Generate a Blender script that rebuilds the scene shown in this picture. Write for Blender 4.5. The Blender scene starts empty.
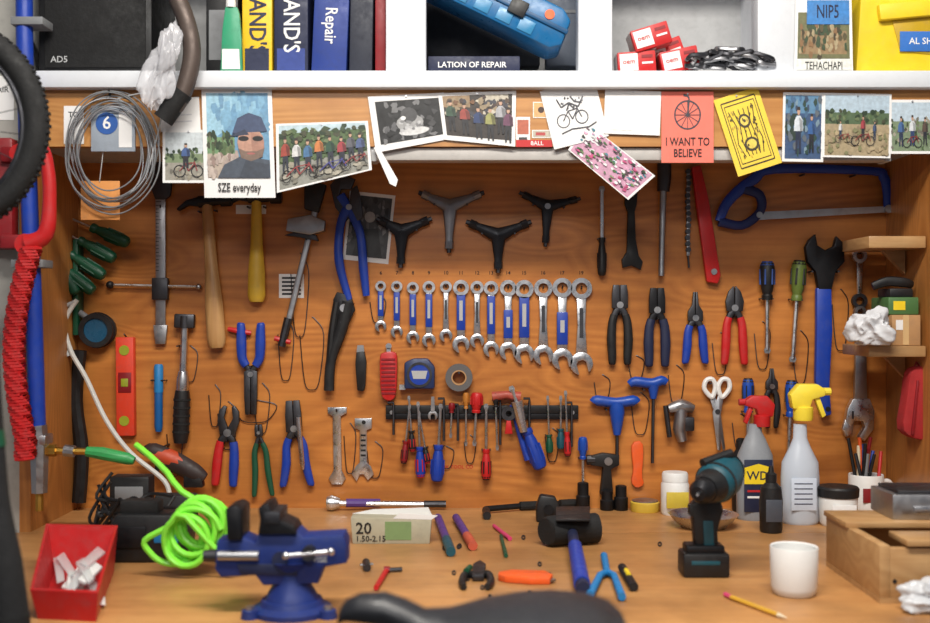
import bpy,bmesh,math,random
from mathutils import Vector,Matrix,noise
from math import sin,cos,pi,radians
random.seed(7)
sc=bpy.context.scene
ZC=1.293; D=2.2; FP=1100.0; BZ=0.9
# ---------------------------------------------------------------- materials
def lin(c):
    r=[]
    for x in c:
        x/=255.0
        r.append(x/12.92 if x<=0.04045 else ((x+0.055)/1.055)**2.4)
    return (r[0],r[1],r[2],1)
MC={}
def mat(name,rgb,rough=0.5,metal=0.0,var=0.12,alpha=None,trans=0,bump=0.0,scale=40,dirt=0.32):
    if name in MC: return MC[name]
    m=bpy.data.materials.new(name); m.use_nodes=True
    nt=m.node_tree; b=nt.nodes['Principled BSDF']; L=nt.links
    tc=nt.nodes.new('ShaderNodeTexCoord'); n=nt.nodes.new('ShaderNodeTexNoise')
    n.inputs['Scale'].default_value=scale; n.inputs['Detail'].default_value=4
    L.new(tc.outputs['Object'],n.inputs['Vector'])
    mx=nt.nodes.new('ShaderNodeMix'); mx.data_type='RGBA'
    c=lin(rgb)
    mx.inputs['A'].default_value=tuple(x*(1-var) for x in c[:3])+(1,)
    mx.inputs['B'].default_value=tuple(min(1,x*(1+var)) for x in c[:3])+(1,)
    L.new(n.outputs['Fac'],mx.inputs['Factor'])
    out=mx.outputs['Result']
    if dirt and alpha is None:
        n2=nt.nodes.new('ShaderNodeTexNoise'); n2.inputs['Scale'].default_value=55; n2.inputs['Detail'].default_value=7; n2.inputs['Roughness'].default_value=.7
        L.new(tc.outputs['Object'],n2.inputs['Vector'])
        r=nt.nodes.new('ShaderNodeMapRange'); r.inputs['From Min'].default_value=.5; r.inputs['From Max'].default_value=.72; r.inputs['To Max'].default_value=dirt
        L.new(n2.outputs['Fac'],r.inputs['Value'])
        m2=nt.nodes.new('ShaderNodeMix'); m2.data_type='RGBA'
        g=sum(c[:3])/3; m2.inputs['B'].default_value=tuple(.35*x+.25*g+.012 for x in c[:3])+(1,)
        L.new(r.outputs['Result'],m2.inputs['Factor']); L.new(out,m2.inputs['A']); out=m2.outputs['Result']
        rr=nt.nodes.new('ShaderNodeMapRange'); rr.inputs['From Min'].default_value=.3; rr.inputs['From Max'].default_value=.75; rr.inputs['To Min'].default_value=rough*.85; rr.inputs['To Max'].default_value=min(1,rough+.3)
        L.new(n2.outputs['Fac'],rr.inputs['Value']); L.new(rr.outputs['Result'],b.inputs['Roughness'])
    L.new(out,b.inputs['Base Color'])
    b.inputs['Roughness'].default_value=rough; b.inputs['Metallic'].default_value=metal
    if alpha is not None: b.inputs['Alpha'].default_value=alpha
    if bump:
        bp=nt.nodes.new('ShaderNodeBump'); bp.inputs['Strength'].default_value=bump; bp.inputs['Distance'].default_value=0.002
        L.new(n.outputs['Fac'],bp.inputs['Height']); L.new(bp.outputs['Normal'],b.inputs['Normal'])
    MC[name]=m; return m
def wood(name,ca,cb,knot,stretch=(0.9,6,6),rings=34,rough=0.38,knots=True,kscale=(2.2,5.5,5.5),fine=.55,stain=.5):
    m=bpy.data.materials.new(name); m.use_nodes=True
    nt=m.node_tree; N=nt.nodes; L=nt.links; b=N['Principled BSDF']
    tc=N.new('ShaderNodeTexCoord')
    mp=N.new('ShaderNodeMapping'); mp.inputs['Scale'].default_value=stretch; L.new(tc.outputs['Object'],mp.inputs['Vector'])
    n=N.new('ShaderNodeTexNoise'); n.inputs['Scale'].default_value=1.0; n.inputs['Detail'].default_value=1.5; n.inputs['Roughness'].default_value=0.4
    L.new(mp.outputs['Vector'],n.inputs['Vector'])
    vo=N.new('ShaderNodeTexVoronoi'); vo.inputs['Scale'].default_value=1.0
    mk=N.new('ShaderNodeMapping'); mk.inputs['Scale'].default_value=kscale; L.new(tc.outputs['Object'],mk.inputs['Vector']); L.new(mk.outputs['Vector'],vo.inputs['Vector'])
    kr=N.new('ShaderNodeMapRange'); kr.inputs['From Min'].default_value=0.0; kr.inputs['From Max'].default_value=0.30; kr.inputs['To Min'].default_value=1; kr.inputs['To Max'].default_value=0
    L.new(vo.outputs['Distance'],kr.inputs['Value'])
    add=N.new('ShaderNodeMath'); add.operation='MULTIPLY_ADD'; add.inputs[1].default_value=0.2 if knots else 0.0
    L.new(kr.outputs['Result'],add.inputs[0]); L.new(n.outputs['Fac'],add.inputs[2])
    mu=N.new('ShaderNodeMath'); mu.operation='MULTIPLY'; mu.inputs[1].default_value=rings; L.new(add.outputs[0],mu.inputs[0])
    pp=N.new('ShaderNodeMath'); pp.operation='PINGPONG'; pp.inputs[1].default_value=0.5; L.new(mu.outputs[0],pp.inputs[0])
    mm=N.new('ShaderNodeMath'); mm.operation='MULTIPLY'; mm.inputs[1].default_value=1.7; L.new(pp.outputs[0],mm.inputs[0])
    fn=N.new('ShaderNodeTexNoise'); fn.inputs['Scale'].default_value=1; fn.inputs['Detail'].default_value=6
    mf=N.new('ShaderNodeMapping'); mf.inputs['Scale'].default_value=(stretch[0]*6,stretch[1]*25,stretch[2]*25)
    if stretch[2]<stretch[0]: mf.inputs['Scale'].default_value=(stretch[0]*25,stretch[1]*25,stretch[2]*6)
    L.new(tc.outputs['Object'],mf.inputs['Vector']); L.new(mf.outputs['Vector'],fn.inputs['Vector'])
    av=N.new('ShaderNodeMix'); av.data_type='FLOAT'; av.inputs['Factor'].default_value=fine; L.new(mm.outputs[0],av.inputs['A']); L.new(fn.outputs['Fac'],av.inputs['B'])
    mx=N.new('ShaderNodeMix'); mx.data_type='RGBA'; mx.inputs['A'].default_value=lin(cb); mx.inputs['B'].default_value=lin(ca); L.new(av.outputs['Result'],mx.inputs['Factor'])
    st=N.new('ShaderNodeTexNoise'); st.inputs['Scale'].default_value=4.5; st.inputs['Detail'].default_value=7; st.inputs['Roughness'].default_value=.62; L.new(tc.outputs['Object'],st.inputs['Vector'])
    sr=N.new('ShaderNodeMapRange'); sr.inputs['From Min'].default_value=.42; sr.inputs['From Max'].default_value=.72; sr.inputs['To Max'].default_value=stain; L.new(st.outputs['Fac'],sr.inputs['Value'])
    ms=N.new('ShaderNodeMix'); ms.data_type='RGBA'; ms.inputs['B'].default_value=tuple(x*.5 for x in lin(cb)[:3])+(1,); L.new(sr.outputs['Result'],ms.inputs['Factor']); L.new(mx.outputs['Result'],ms.inputs['A'])
    k2=N.new('ShaderNodeMapRange'); k2.inputs['From Min'].default_value=0.04; k2.inputs['From Max'].default_value=0.10; k2.inputs['To Min'].default_value=0.9 if knots else 0; k2.inputs['To Max'].default_value=0
    L.new(vo.outputs['Distance'],k2.inputs['Value'])
    m2=N.new('ShaderNodeMix'); m2.data_type='RGBA'; m2.inputs['B'].default_value=lin(knot); L.new(k2.outputs['Result'],m2.inputs['Factor']); L.new(ms.outputs['Result'],m2.inputs['A'])
    L.new(m2.outputs['Result'],b.inputs['Base Color']); b.inputs['Roughness'].default_value=rough
    bp=N.new('ShaderNodeBump'); bp.inputs['Strength'].default_value=0.15; bp.inputs['Distance'].default_value=0.001; L.new(fn.outputs['Fac'],bp.inputs['Height']); L.new(bp.outputs['Normal'],b.inputs['Normal'])
    MC[name]=m; return m
WOODW=wood('plywood_orange',(218,144,70),(160,92,40),(64,30,12),stretch=(0.75,5,5),rings=24,fine=.6,rough=.34)
WOODF=wood('pine_light',(204,150,88),(166,110,56),(96,54,22),stretch=(0.7,8,8),rings=20)
WOODS=wood('plywood_side',(200,136,72),(152,94,44),(90,50,22),stretch=(6,6,0.9),kscale=(5,5,2))
WOODB=wood('bench_plywood',(208,156,98),(164,112,64),(104,64,32),stretch=(0.8,3.5,6),rings=12,rough=0.4,kscale=(1.6,3,4),fine=.7,stain=.8)
WOODC=wood('crate_wood',(196,158,110),(160,118,74),(110,70,40),stretch=(3,10,14),rings=10,knots=False)
HANDLE=wood('hickory',(205,165,112),(165,116,66),(90,50,20),stretch=(14,14,2),rings=12,knots=False)
steel=mat('steel',(170,170,173),0.32,1.0)
chrome=mat('chrome',(210,210,213),0.2,1.0,0.05)
dsteel=mat('dark_steel',(80,80,84),0.38,1.0)
black=mat('black_plastic',(19,19,21),0.42)
blackm=mat('black_metal',(40,40,43),0.38,0.7)
rubber=mat('rubber',(18,18,19),0.75,bump=0.4,scale=200)
grey=mat('grey_plastic',(120,122,125),0.5)
lgrey=mat('light_grey',(172,173,174),0.5)
blue=mat('tool_blue',(20,58,158),0.35)
pblue=mat('dip_blue',(20,70,164),0.3)
dblue=mat('vise_blue',(26,46,112),0.42,0.1)
navy=mat('navy',(22,30,62),0.5)
bkblue=mat('book_blue',(28,54,130),0.45)
cyan=mat('cyan_blue',(28,120,182),0.4)
teal=mat('teal',(14,74,88),0.4)
green=mat('green',(14,76,52),0.35)
gyel=mat('green_yellow',(150,160,40),0.35)
lime=mat('lime_hose',(132,228,66),0.3,dirt=.15)
red=mat('red',(188,28,30),0.38)
dred=mat('dark_red',(130,16,25),0.4)
orange=mat('orange',(228,92,32),0.4)
yellow=mat('yellow',(236,204,36),0.4,dirt=.12)
lyel=mat('card_yellow',(234,202,72),0.7,dirt=.1)
white=mat('white_plastic',(226,226,224),0.4,0,0.03,dirt=.1)
whitep=mat('painted_white',(216,219,224),0.5,0,0.04,scale=8,dirt=.14)
paper=mat('paper',(228,227,226),0.8,0,0.03,dirt=.08)
cream=mat('cream',(222,208,178),0.5)
salmon=mat('salmon_card',(232,120,104),0.8,0,0.04,dirt=.08)
pink=mat('pink',(205,62,110),0.4)
purple=mat('purple',(85,55,130),0.4)
card=mat('cardboard',(178,136,92),0.8,0,0.08)
brass=mat('brass',(190,150,70),0.3,1.0)
wallp=mat('wall_paint',(160,158,152),0.8,0,0.05,bump=0.1,scale=60)
floorm=mat('concrete',(105,102,98),0.7,0,0.2,bump=0.2,scale=12)
clear=mat('clear_plastic',(225,230,232),0.15,0,0.02,alpha=0.5)
bag=mat('plastic_bag',(215,215,220),0.16,0,0.05,alpha=0.45)
bottle=mat('bottle_translucent',(205,215,228),0.3,0,0.03,alpha=0.8)
# ---------------------------------------------------------------- frames (surface layouts)
def plane(y0):
    s=(D+y0)/FP
    return (lambda u,v,d: Vector(((u-465)*s,y0-d*s,ZC-(v-311.5)*s)), s, Vector((0,1,0)))
def up(vb):
    s=(ZC-BZ)/(vb-311.5)
    return plane(s*FP-D)
def flat(vref):
    s=(ZC-BZ)/(vref-311.5)
    def f(u,v,h):
        q=(ZC-BZ)/(v-311.5)
        return Vector(((u-465)*q,q*FP-D,BZ+h*s))
    return (f,s,Vector((0,0,1)))
MET=(lambda x,z,d: Vector((x,-1.15-d,z)),1.0,Vector((0,1,0)))
WLD=(lambda x,z,d: Vector((x,-d,z)),1.0,Vector((0,1,0)))
WALL=plane(0.0); FAS=plane(-0.24)
def chaikin(P,n):
    for _ in range(n):
        Q=[]
        for i in range(len(P)):
            a=P[i]; b=P[(i+1)%len(P)]
            Q.append(tuple(0.75*x+0.25*y for x,y in zip(a,b))); Q.append(tuple(0.25*x+0.75*y for x,y in zip(a,b)))
        P=Q
    return P
def catm(P,R,k,closed=False):
    n=len(P)
    if k<=0 or n<3: return P,R
    O=[];RR=[]
    rng=range(n) if closed else range(n-1)
    for i in rng:
        g=(lambda j:P[j%n]) if closed else (lambda j:P[max(0,min(n-1,j))])
        p0,p1,p2,p3=g(i-1),g(i),g(i+1),g(i+2)
        r1=R[i]; r2=R[(i+1)%n]
        for j in range(k):
            t=j/k
            O.append(0.5*((2*p1)+(p2-p0)*t+(2*p0-5*p1+4*p2-p3)*t*t+(3*p1-p0-3*p2+p3)*t**3)); RR.append(r1+(r2-r1)*t)
    if not closed: O.append(P[-1]); RR.append(R[-1])
    return O,RR
class G:
    def __init__(s,name,fr=WALL):
        s.name=name; s.map,s.s,s.ref=fr; s.V=[];s.F=[];s.MI=[];s.mats=[]; s.L=(0,0,0,1)
    def at(s,u,v,ang=0,k=1): s.L=(u,v,radians(ang),k); return s
    def p(s,x,y,d=0):
        u,v,a,k=s.L
        return s.map(u+k*(x*cos(a)-y*sin(a)),v+k*(x*sin(a)+y*cos(a)),d*k)
    def mi(s,m):
        if m not in s.mats: s.mats.append(m)
        return s.mats.index(m)
    def dump(s,bm,m):
        bmesh.ops.recalc_face_normals(bm,faces=bm.faces)
        o=len(s.V); bm.verts.index_update(); i=s.mi(m)
        s.V+= [v.co.copy() for v in bm.verts]
        for f in bm.faces: s.F.append([o+v.index for v in f.verts]); s.MI.append(i)
        bm.free()
    def poly(s,P,d0,d1,m,bv=0,sm=0):
        if sm: P=chaikin(P,sm)
        bm=bmesh.new(); n=len(P)
        a=[bm.verts.new(s.p(x,y,d0)) for x,y in P]; b=[bm.verts.new(s.p(x,y,d1)) for x,y in P]
        bm.faces.new(a); f=bm.faces.new(b)
        for i in range(n): bm.faces.new((a[i],a[(i+1)%n],b[(i+1)%n],b[i]))
        bmesh.ops.recalc_face_normals(bm,faces=bm.faces)
        if bv:
            if n<=8 and not sm: es=list(bm.edges)
            else: es=list(f.edges)
            try: bmesh.ops.bevel(bm,geom=es,offset=bv*s.s*s.L[3],segments=2,profile=0.5,affect='EDGES',clamp_overlap=True)
            except Exception: pass
        s.dump(bm,m); return s
    def box(s,x0,y0,x1,y1,d0,d1,m,bv=0): return s.poly([(x0,y0),(x1,y0),(x1,y1),(x0,y1)],d0,d1,m,bv)
    def face(s,P,d,m):
        o=len(s.V); i=s.mi(m)
        s.V+=[s.p(x,y,d) for x,y in P]
        s.F.append([o+k for k in range(len(P))]); s.MI.append(i); return s
    def tube(s,P,r,m,n=10,cs=0,fl=1.0,closed=False):
        P=[s.p(*q) for q in P]
        R=list(r) if isinstance(r,(list,tuple)) else [r]*len(P)
        P,R=catm(P,R,cs,closed)
        return s.wtube(P,[x*s.s*s.L[3] for x in R],m,n,fl,closed)
    def wtube(s,P,R,m,n=10,fl=1.0,closed=False):
        bm=bmesh.new(); rings=[]; N=len(P); pt=None
        for i in range(N):
            if closed: t=P[(i+1)%N]-P[i-1]
            else: t=P[min(i+1,N-1)]-P[max(i-1,0)]
            if t.length<1e-9: t=pt or Vector((0,0,1))
            t=t.normalized(); pt=t
            b=t.cross(s.ref)
            if b.length<0.08: b=t.cross(Vector((1,0,0.1)))
            b.normalize(); nn=b.cross(t)
            rings.append([bm.verts.new(P[i]+b*(R[i]*cos(2*pi*k/n))+nn*(R[i]*fl*sin(2*pi*k/n))) for k in range(n)])
        for i in range(N if closed else N-1):
            A=rings[i];B=rings[(i+1)%N]
            for k in range(n): bm.faces.new((A[k],A[(k+1)%n],B[(k+1)%n],B[k]))
        if not closed: bm.faces.new(rings[0]); bm.faces.new(rings[-1])
        s.dump(bm,m); return s
    def lathe(s,u,d,prof,m,n=28,sx=1,sy=1):
        bm=bmesh.new(); rings=[]
        for r,v in prof:
            c=s.p(u,v,d); rr=max(r,0.02)*s.s*s.L[3]
            rings.append([bm.verts.new(c+Vector((rr*sx*cos(2*pi*k/n),rr*sy*sin(2*pi*k/n),0))) for k in range(n)])
        for i in range(len(rings)-1):
            A=rings[i];B=rings[i+1]
            for k in range(n): bm.faces.new((A[k],A[(k+1)%n],B[(k+1)%n],B[k]))
        bm.faces.new(rings[0]); bm.faces.new(rings[-1])
        s.dump(bm,m); return s
    def sph(s,x,y,d,rx,ry,rd,m,n=16):
        bm=bmesh.new(); bmesh.ops.create_uvsphere(bm,u_segments=n,v_segments=n//2+2,radius=1.0)
        c=s.p(x,y,d); k=s.s*s.L[3]
        if abs(s.ref.z)>0.5: S=Vector((rx,ry,rd))
        else: S=Vector((rx,rd,ry))
        for v in bm.verts: v.co=Vector((c.x+v.co.x*S.x*k,c.y+v.co.y*S.y*k,c.z+v.co.z*S.z*k))
        s.dump(bm,m); return s
    def ring(s,x,y,d0,d1,R,r,m,n=24,rn=1,bv=0):
        bm=bmesh.new(); L=[]
        for rad,d in ((R,d0),(R,d1),(r,d1),(r,d0)):
            L.append([bm.verts.new(s.p(x+rad*cos(2*pi*k/n),y+rad*sin(2*pi*k/n),d)) for k in range(n)])
        for i in range(4):
            A=L[i];B=L[(i+1)%4]
            for k in range(n): bm.faces.new((A[k],A[(k+1)%n],B[(k+1)%n],B[k]))
        s.dump(bm,m); return s
    def disc(s,x,y,d0,d1,r,m,n=20,bv=0): return s.poly([(x+r*cos(2*pi*k/n),y+r*sin(2*pi*k/n)) for k in range(n)],d0,d1,m,bv)
    def text(s,t,x,y,d,size,m,ang=0,al='CENTER',wx=1.0):
        cu=bpy.data.curves.new('t','FONT'); cu.body=t; cu.size=1; cu.align_x=al; cu.align_y='CENTER'; cu.resolution_u=2; cu.offset=0.012
        ob=bpy.data.objects.new('t',cu); sc.collection.objects.link(ob); bpy.context.view_layer.update()
        me=bpy.data.meshes.new_from_object(ob.evaluated_get(bpy.context.evaluated_depsgraph_get()))
        a=radians(ang); o=len(s.V); i=s.mi(m)
        for v in me.vertices:
            tx=v.co.x*size*wx; ty=-v.co.y*size
            s.V.append(s.p(x+tx*cos(a)-ty*sin(a),y+tx*sin(a)+ty*cos(a),d))
        for f in me.polygons: s.F.append([o+k for k in f.vertices]); s.MI.append(i)
        bpy.data.objects.remove(ob); bpy.data.curves.remove(cu); bpy.data.meshes.remove(me); return s
    def done(s,ang=35):
        me=bpy.data.meshes.new(s.name)
        n=len(s.V); lo=[min(v[i] for v in s.V) for i in range(3)]; hi=[max(v[i] for v in s.V) for i in range(3)]
        c=Vector([(a+b)/2 for a,b in zip(lo,hi)])
        me.from_pydata([tuple(v-c) for v in s.V],[],s.F)
        for m in s.mats: me.materials.append(m)
        me.polygons.foreach_set('material_index',s.MI); me.polygons.foreach_set('use_smooth',[True]*len(s.F)); me.update()
        me.set_sharp_from_angle(angle=radians(ang))
        ob=bpy.data.objects.new(s.name,me); ob.location=c; sc.collection.objects.link(ob); return ob
def wbox(name,x0,x1,y0,y1,z0,z1,m,bv=0.0):
    g=G(name,WLD); g.box(x0,z0,x1,z1,-y1,-y0,m,bv)
    return g.done()
# ---------------------------------------------------------------- room shell
XL=-0.774; XR=0.842
ZS=ZC+148.5*0.002
sF=FAS[1]
def zf(v): return ZC-(v-311.5)*sF
wbox('floor',-2.0,2.0,-3.4,0.12,-0.05,0.0,floorm)
wbox('ceiling',-2.0,2.0,-3.4,0.12,2.6,2.65,whitep)
wbox('wall_back',-2.0,2.0,0.02,0.12,0.0,2.6,whitep)
wbox('plywood_tool_board',XL,XR,0.0,0.019,BZ,ZS,WOODW)
wbox('wall_left',-2.0,XL-0.02,-0.24,0.02,0.0,2.6,wallp)
wbox('wall_right',XR+0.02,2.0,-0.24,0.02,0.0,2.6,whitep)
wbox('trim_left',XL-0.02,XL,-0.24,0.02,BZ,zf(90),WOODS)
wbox('trim_right',XR,XR+0.02,-0.24,0.02,BZ,zf(90),WOODS)
wbox('trim_fascia',XL-0.02,XR+0.02,-0.24,-0.22,ZS-0.003,zf(90),WOODF)
g=G('wall_cabinet',WLD)
g.box(XL,ZS,XR,ZS+0.012,0.0,0.22,lgrey)
g.box(-0.80,zf(90),1.0,zf(73),0.0,0.262,whitep,0.003)
def xf(u): return (u-465)*sF
for a,b in ((386,426),(578,612),(757,797)):
    g.box(xf(a),zf(73),xf(b),2.3,0.20,0.245,whitep,0.002)
for a in (406,595,777): g.box(xf(a)-0.006,zf(73),xf(a)+0.006,2.3,0.0,0.20,whitep)
g.box(-0.80,2.0,1.0,2.02,0.0,0.24,whitep)
g.box(-0.80,2.3,1.0,2.33,0.0,0.25,whitep)
g.box(-0.80,zf(73),-0.78,2.3,0.0,0.24,lgrey)
g.box(-0.78,zf(73),1.0,2.3,0.0,0.006,lgrey)
g.done()
g=G('under_shelf_lamp_fixture',plane(-0.20)); g.box(372,150,884,163,-2,18,mat('fixture_grey',(180,176,172),0.5),2); g.box(380,146,876,151,2,14,grey,0.5); g.box(372,149,378,164,-3,19,lgrey,1); g.box(878,149,884,164,-3,19,lgrey,1); g.done()
g=G('workbench',WLD)
g.box(-0.95,BZ-0.04,1.4,BZ,0.242,0.86,WOODB,0.003)
g.box(XL-0.018,BZ-0.04,XR+0.018,BZ,0.0,0.242,WOODB)
g.box(-0.9,BZ-0.14,1.35,BZ-0.04,0.80,0.84,WOODF)
for x in (-0.9,0.2,1.27): g.box(x,0.0,x+0.08,BZ-0.14,0.76,0.84,WOODF,0.004)
g.box(-0.9,0.25,1.35,0.27,0.30,0.80,WOODF)
g.done()
# ---------------------------------------------------------------- cabinet contents
CF=plane(-0.225)
g=G('loudspeaker',plane(-0.23))
g.box(38,-55,152,73.5,-90,0,black,3); g.box(45,-50,146,68,0,2,rubber,1.5); g.text('AD5',60,60,2.2,9,lgrey); g.done()
def book(name,u0,u1,top,m,txt=None,tm=None,lean=0,fr=CF,sz=18,band=None,ty=-37):
    g=G(name,fr).at((u0+u1)/2,73.5,lean); w=(u1-u0)/2
    g.poly([(-w,0),(w,0),(w,top-74),(-w,top-74)],-75,0,m,1.2)
    g.box(-w+1.5,top-73.6,w-1.5,top-75.5,-74,-2,paper)
    if band: g.box(-w+3,-25,w-3,-3,0,0.5,band)
    if txt: g.text(txt,0,ty,0.7,sz,tm,ang=90,wx=.82)
    g.box(-w+1,-92,w-1,-90,0,0.5,tm or grey)
    return g.done()
book('bound_book',242,272,-60,mat('book_yellow',(234,190,30),0.4,dirt=.1),"LAND'S",navy,sz=24,band=navy,ty=-52)
book('bound_book',274,308,-60,navy,"LAND'S",paper,sz=23,band=bkblue,ty=-52)
book('bound_book',311,346,-50,bkblue,"Repair",paper,lean=2.5,sz=17,ty=-48)
book('bound_book',349,372,-40,mat('book_slate',(34,38,52),.5),None,None,lean=1)
book('bound_book',375,386,-50,dred)
g=G('bound_book',plane(-0.20)); g.box(206,-50,238,73,-60,0,black,1); g.box(209,10,235,60,0,0.4,grey); g.done()
g=G('glue_tube',plane(-0.245)); g.poly([(221,73),(243,73),(242,40),(240,15),(238,8),(226,8),(223,30)],-2,4,mat('tube_green',(50,150,110),0.35),1)
g.poly([(223,70),(241,70),(240,50),(223,50)],4,4.4,paper); g.tube([(231,8,1),(231,2,1),(231,-8,1)],[5,5,2.5],white); g.done()
g=G('handlebar',plane(-0.29)); g.tube([(163,-60,0),(170,-20,0),(186,20,0),(192,55,0),(182,95,0),(165,118,0)],[9,9,9,9,9,8.5],mat('worn_brown',(88,76,70),0.42,0.4),n=14,cs=6)
g.tube([(183,92,0),(163,120,0)],[10.5,10.5],rubber,n=14); g.done()
def crumple(name,fr,u,v,ru,rv,rd,m,seed,amp=.35,flatb=True,tilt=0):
    g=G(name,fr); bm=bmesh.new(); bmesh.ops.create_icosphere(bm,subdivisions=5,radius=1); c=g.p(u,v,0); o=Vector((seed*3.1,seed*1.7,seed))
    for q in bm.verts:
        p=q.co.copy(); w=1+amp*.8*noise.noise(p*1.2+o)-amp*.75*abs(noise.noise(p*1.9+o))-amp*.12*abs(noise.noise(p*5+o))
        z=p.z*rv*w; 
        if flatb: z=max(z,-rv*.72)
        q.co=c+Vector(((p.x*ru*w)+tilt*p.z*ru,p.y*rd*w,z))*g.s
    g.dump(bm,m); return g.done(80)
crumple('plastic_bag',plane(-0.31),162,64,17,46,9,bag,1.0,amp=.9,flatb=False,tilt=.6)
g=G('plastic_organizer_case',plane(-0.235)).at(505,-30,26)
g.poly([(-75,10),(70,10),(82,18),(84,44),(74,52),(-75,52)],-50,6,mat('case_blue',(22,98,150),0.25),3)
g.box(-70,28,84,33,6,8,mat('case_dark',(12,72,115),0.3),0.8); g.box(20,22,38,38,8,10,black,1); g.disc(60,22,6,7,5,orange)
for i in range(5): g.box(-60+i*24,36,-44+i*24,49,6,7,mat('case_light',(50,125,170),0.25),0.5)
g.done()
g=G('manual_book',plane(-0.215)); g.box(428,56,520,72.8,-50,0,navy,1); g.text('LATION OF REPAIR',472,65,0.5,8,paper); g.done()
g=G('storage_box',plane(-0.06)); g.box(418,-60,540,66,-20,0,mat('box_dk',(30,32,40),0.5),2); g.box(424,0,534,3,0,1,grey); g.done()
g=G('storage_box',plane(-0.06)); g.box(546,-60,592,66,-20,0,mat('box_dk3',(90,98,112),0.5),2); g.box(550,10,588,13,0,1,grey); g.done()
for (u,v,a,dd) in ((640,62,-4,0),(654,36,-17,2),(682,60,-12,5),(672,46,-20,-20)):
    g=G('inner_tube_box',plane(-0.235)).at(u,v,a)
    g.box(-22,-11,16,11,-30+dd,dd,red,0.8); g.box(-20,-9,-2,8,dd,dd+0.4,white); g.box(-22,-11.2,0,11.2,-28+dd,-6+dd,white); g.text('oem',-11,-1,dd+0.8,7,red); g.box(2,-7,13,-4,dd,dd+0.4,dred); g.box(2,0,13,2,dd,dd+0.4,paper); g.done()
g=G('bicycle_chain_pile',plane(-0.235))
random.seed(21)
for k in range(12):
    P=[]
    for i in range(26):
        t=i/25; P.append((686+84*t+4*sin(k*2+i),71-9*abs(sin(k+3.1*t))-k*1.2*sin(pi*t)+random.uniform(-1,1),-6+k*1.6+2*sin(i*1.3+k)))
    g.tube(P,2.2,dsteel if k%2 else steel,n=6,cs=2,fl=0.7)
g.done()
def bil(c):
    return lambda a,b: ((c[0][0]*(1-a)+c[1][0]*a)*(1-b)+(c[3][0]*(1-a)+c[2][0]*a)*b,(c[0][1]*(1-a)+c[1][1]*a)*(1-b)+(c[3][1]*(1-a)+c[2][1]*a)*b)
def el(x,y,rx,ry,n=14): return [(x+rx*cos(2*pi*k/n),y+ry*sin(2*pi*k/n)) for k in range(n)]
def pc(rgb):
    k='print_%d_%d_%d'%rgb
    g=sum(rgb)/3
    return mat(k,tuple(.8*c+.2*g for c in rgb),0.4,0,0.38,scale=150,dirt=.4)
def person(x,y,h,shirt,pants,w=1.0):
    sh=tuple(int(c*.7) for c in shirt)
    return [(pants,[(x-.10*h*w,y+.95*h),(x-.10*h*w,y+.5*h),(x+.10*h*w,y+.5*h),(x+.11*h*w,y+.95*h),(x+.03*h,y+.95*h),(x,y+.6*h),(x-.03*h,y+.95*h)]),
            (shirt,[(x-.06*h*w,y+.19*h),(x+.06*h*w,y+.19*h),(x+.15*h*w,y+.28*h),(x+.17*h*w,y+.5*h),(x-.17*h*w,y+.5*h),(x-.15*h*w,y+.28*h)]),
            (sh,[(x+.02*h*w,y+.22*h),(x+.14*h*w,y+.28*h),(x+.16*h*w,y+.5*h),(x+.06*h*w,y+.5*h)]),
            ((190,145,118),el(x,y+.1*h,.055*h*w,.08*h)),((50,40,35),[(x-.06*h*w,y+.08*h),(x-.05*h*w,y+.01*h),(x+.05*h*w,y+.01*h),(x+.06*h*w,y+.08*h)])]
def bike(x,y,r,a=1.0,col=(30,30,35),fc=(140,45,45)):
    E=[]
    for cx in (x-1.4*r,x+1.4*r):
        o=el(cx,y,r*a,r,16); i=el(cx,y,r*a*.84,r*.84,16)
        for k in range(16): E.append((col,[o[k],o[(k+1)%16],i[(k+1)%16],i[k]]))
    def ln(x0,y0,x1,y1,w=.08):
        dx,dy=x1-x0,y1-y0; L=math.hypot(dx,dy); nx,ny=-dy/L*w*r,dx/L*w*r
        E.append((fc,[(x0+nx,y0+ny),(x1+nx,y1+ny),(x1-nx,y1-ny),(x0-nx,y0-ny)]))
    ln(x-1.4*r,y,x-.4*r,y-1.2*r); ln(x-.4*r,y-1.2*r,x,y); ln(x-.4*r,y-1.2*r,x+1.0*r,y-1.3*r); ln(x,y,x+1.0*r,y-1.2*r); ln(x+1.4*r,y,x+.95*r,y-1.6*r)
    return E
def foliage(n,x0,y0,x1,y1,cols,seed,s0=.03,s1=.09):
    rr=random.Random(seed); E=[]
    for i in range(n):
        x,y=rr.uniform(x0,x1),rr.uniform(y0,y1); E.append((rr.choice(cols),[(x+rr.uniform(.6,1)*rr.uniform(s0,s1)*cos(a*pi/3),y+rr.uniform(s0,s1)*sin(a*pi/3)) for a in range(6)]))
    return E
GR=[(60,80,50),(80,105,62),(42,62,40),(104,122,78),(70,74,50)]
GD=[(130,126,112),(150,142,122),(112,108,96),(165,158,140)]
def printed(name,c,d,base,E,fr=FAS,extra=None,pin=True):
    B=bil(c); m0,s0,r0=fr
    g=G(name,(lambda a,b,dd: m0(B(a,b)[0],B(a,b)[1],dd),s0,r0))
    g.poly([(0,0),(1,0),(1,1),(0,1)],d,d+0.3,base)
    k=0
    for col,P in E:
        P=[(min(.97,max(0.03,x)),min(.97,max(0.03,y))) for x,y in P]
        k+=1
        mm=pc(col) if isinstance(col,tuple) else col
        g.face(P,d+0.34+0.012*k,mm)
    if extra: extra(g,d+0.36+0.012*(k+2))
    if pin: g.tube([(.5,.035,0),(.5,.035,d+1.6)],0.9,chrome,n=8)
    return g,g.done()
R=lambda x0,y0,x1,y1:[(x0,y0),(x1,y0),(x1,y1),(x0,y1)]
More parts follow.
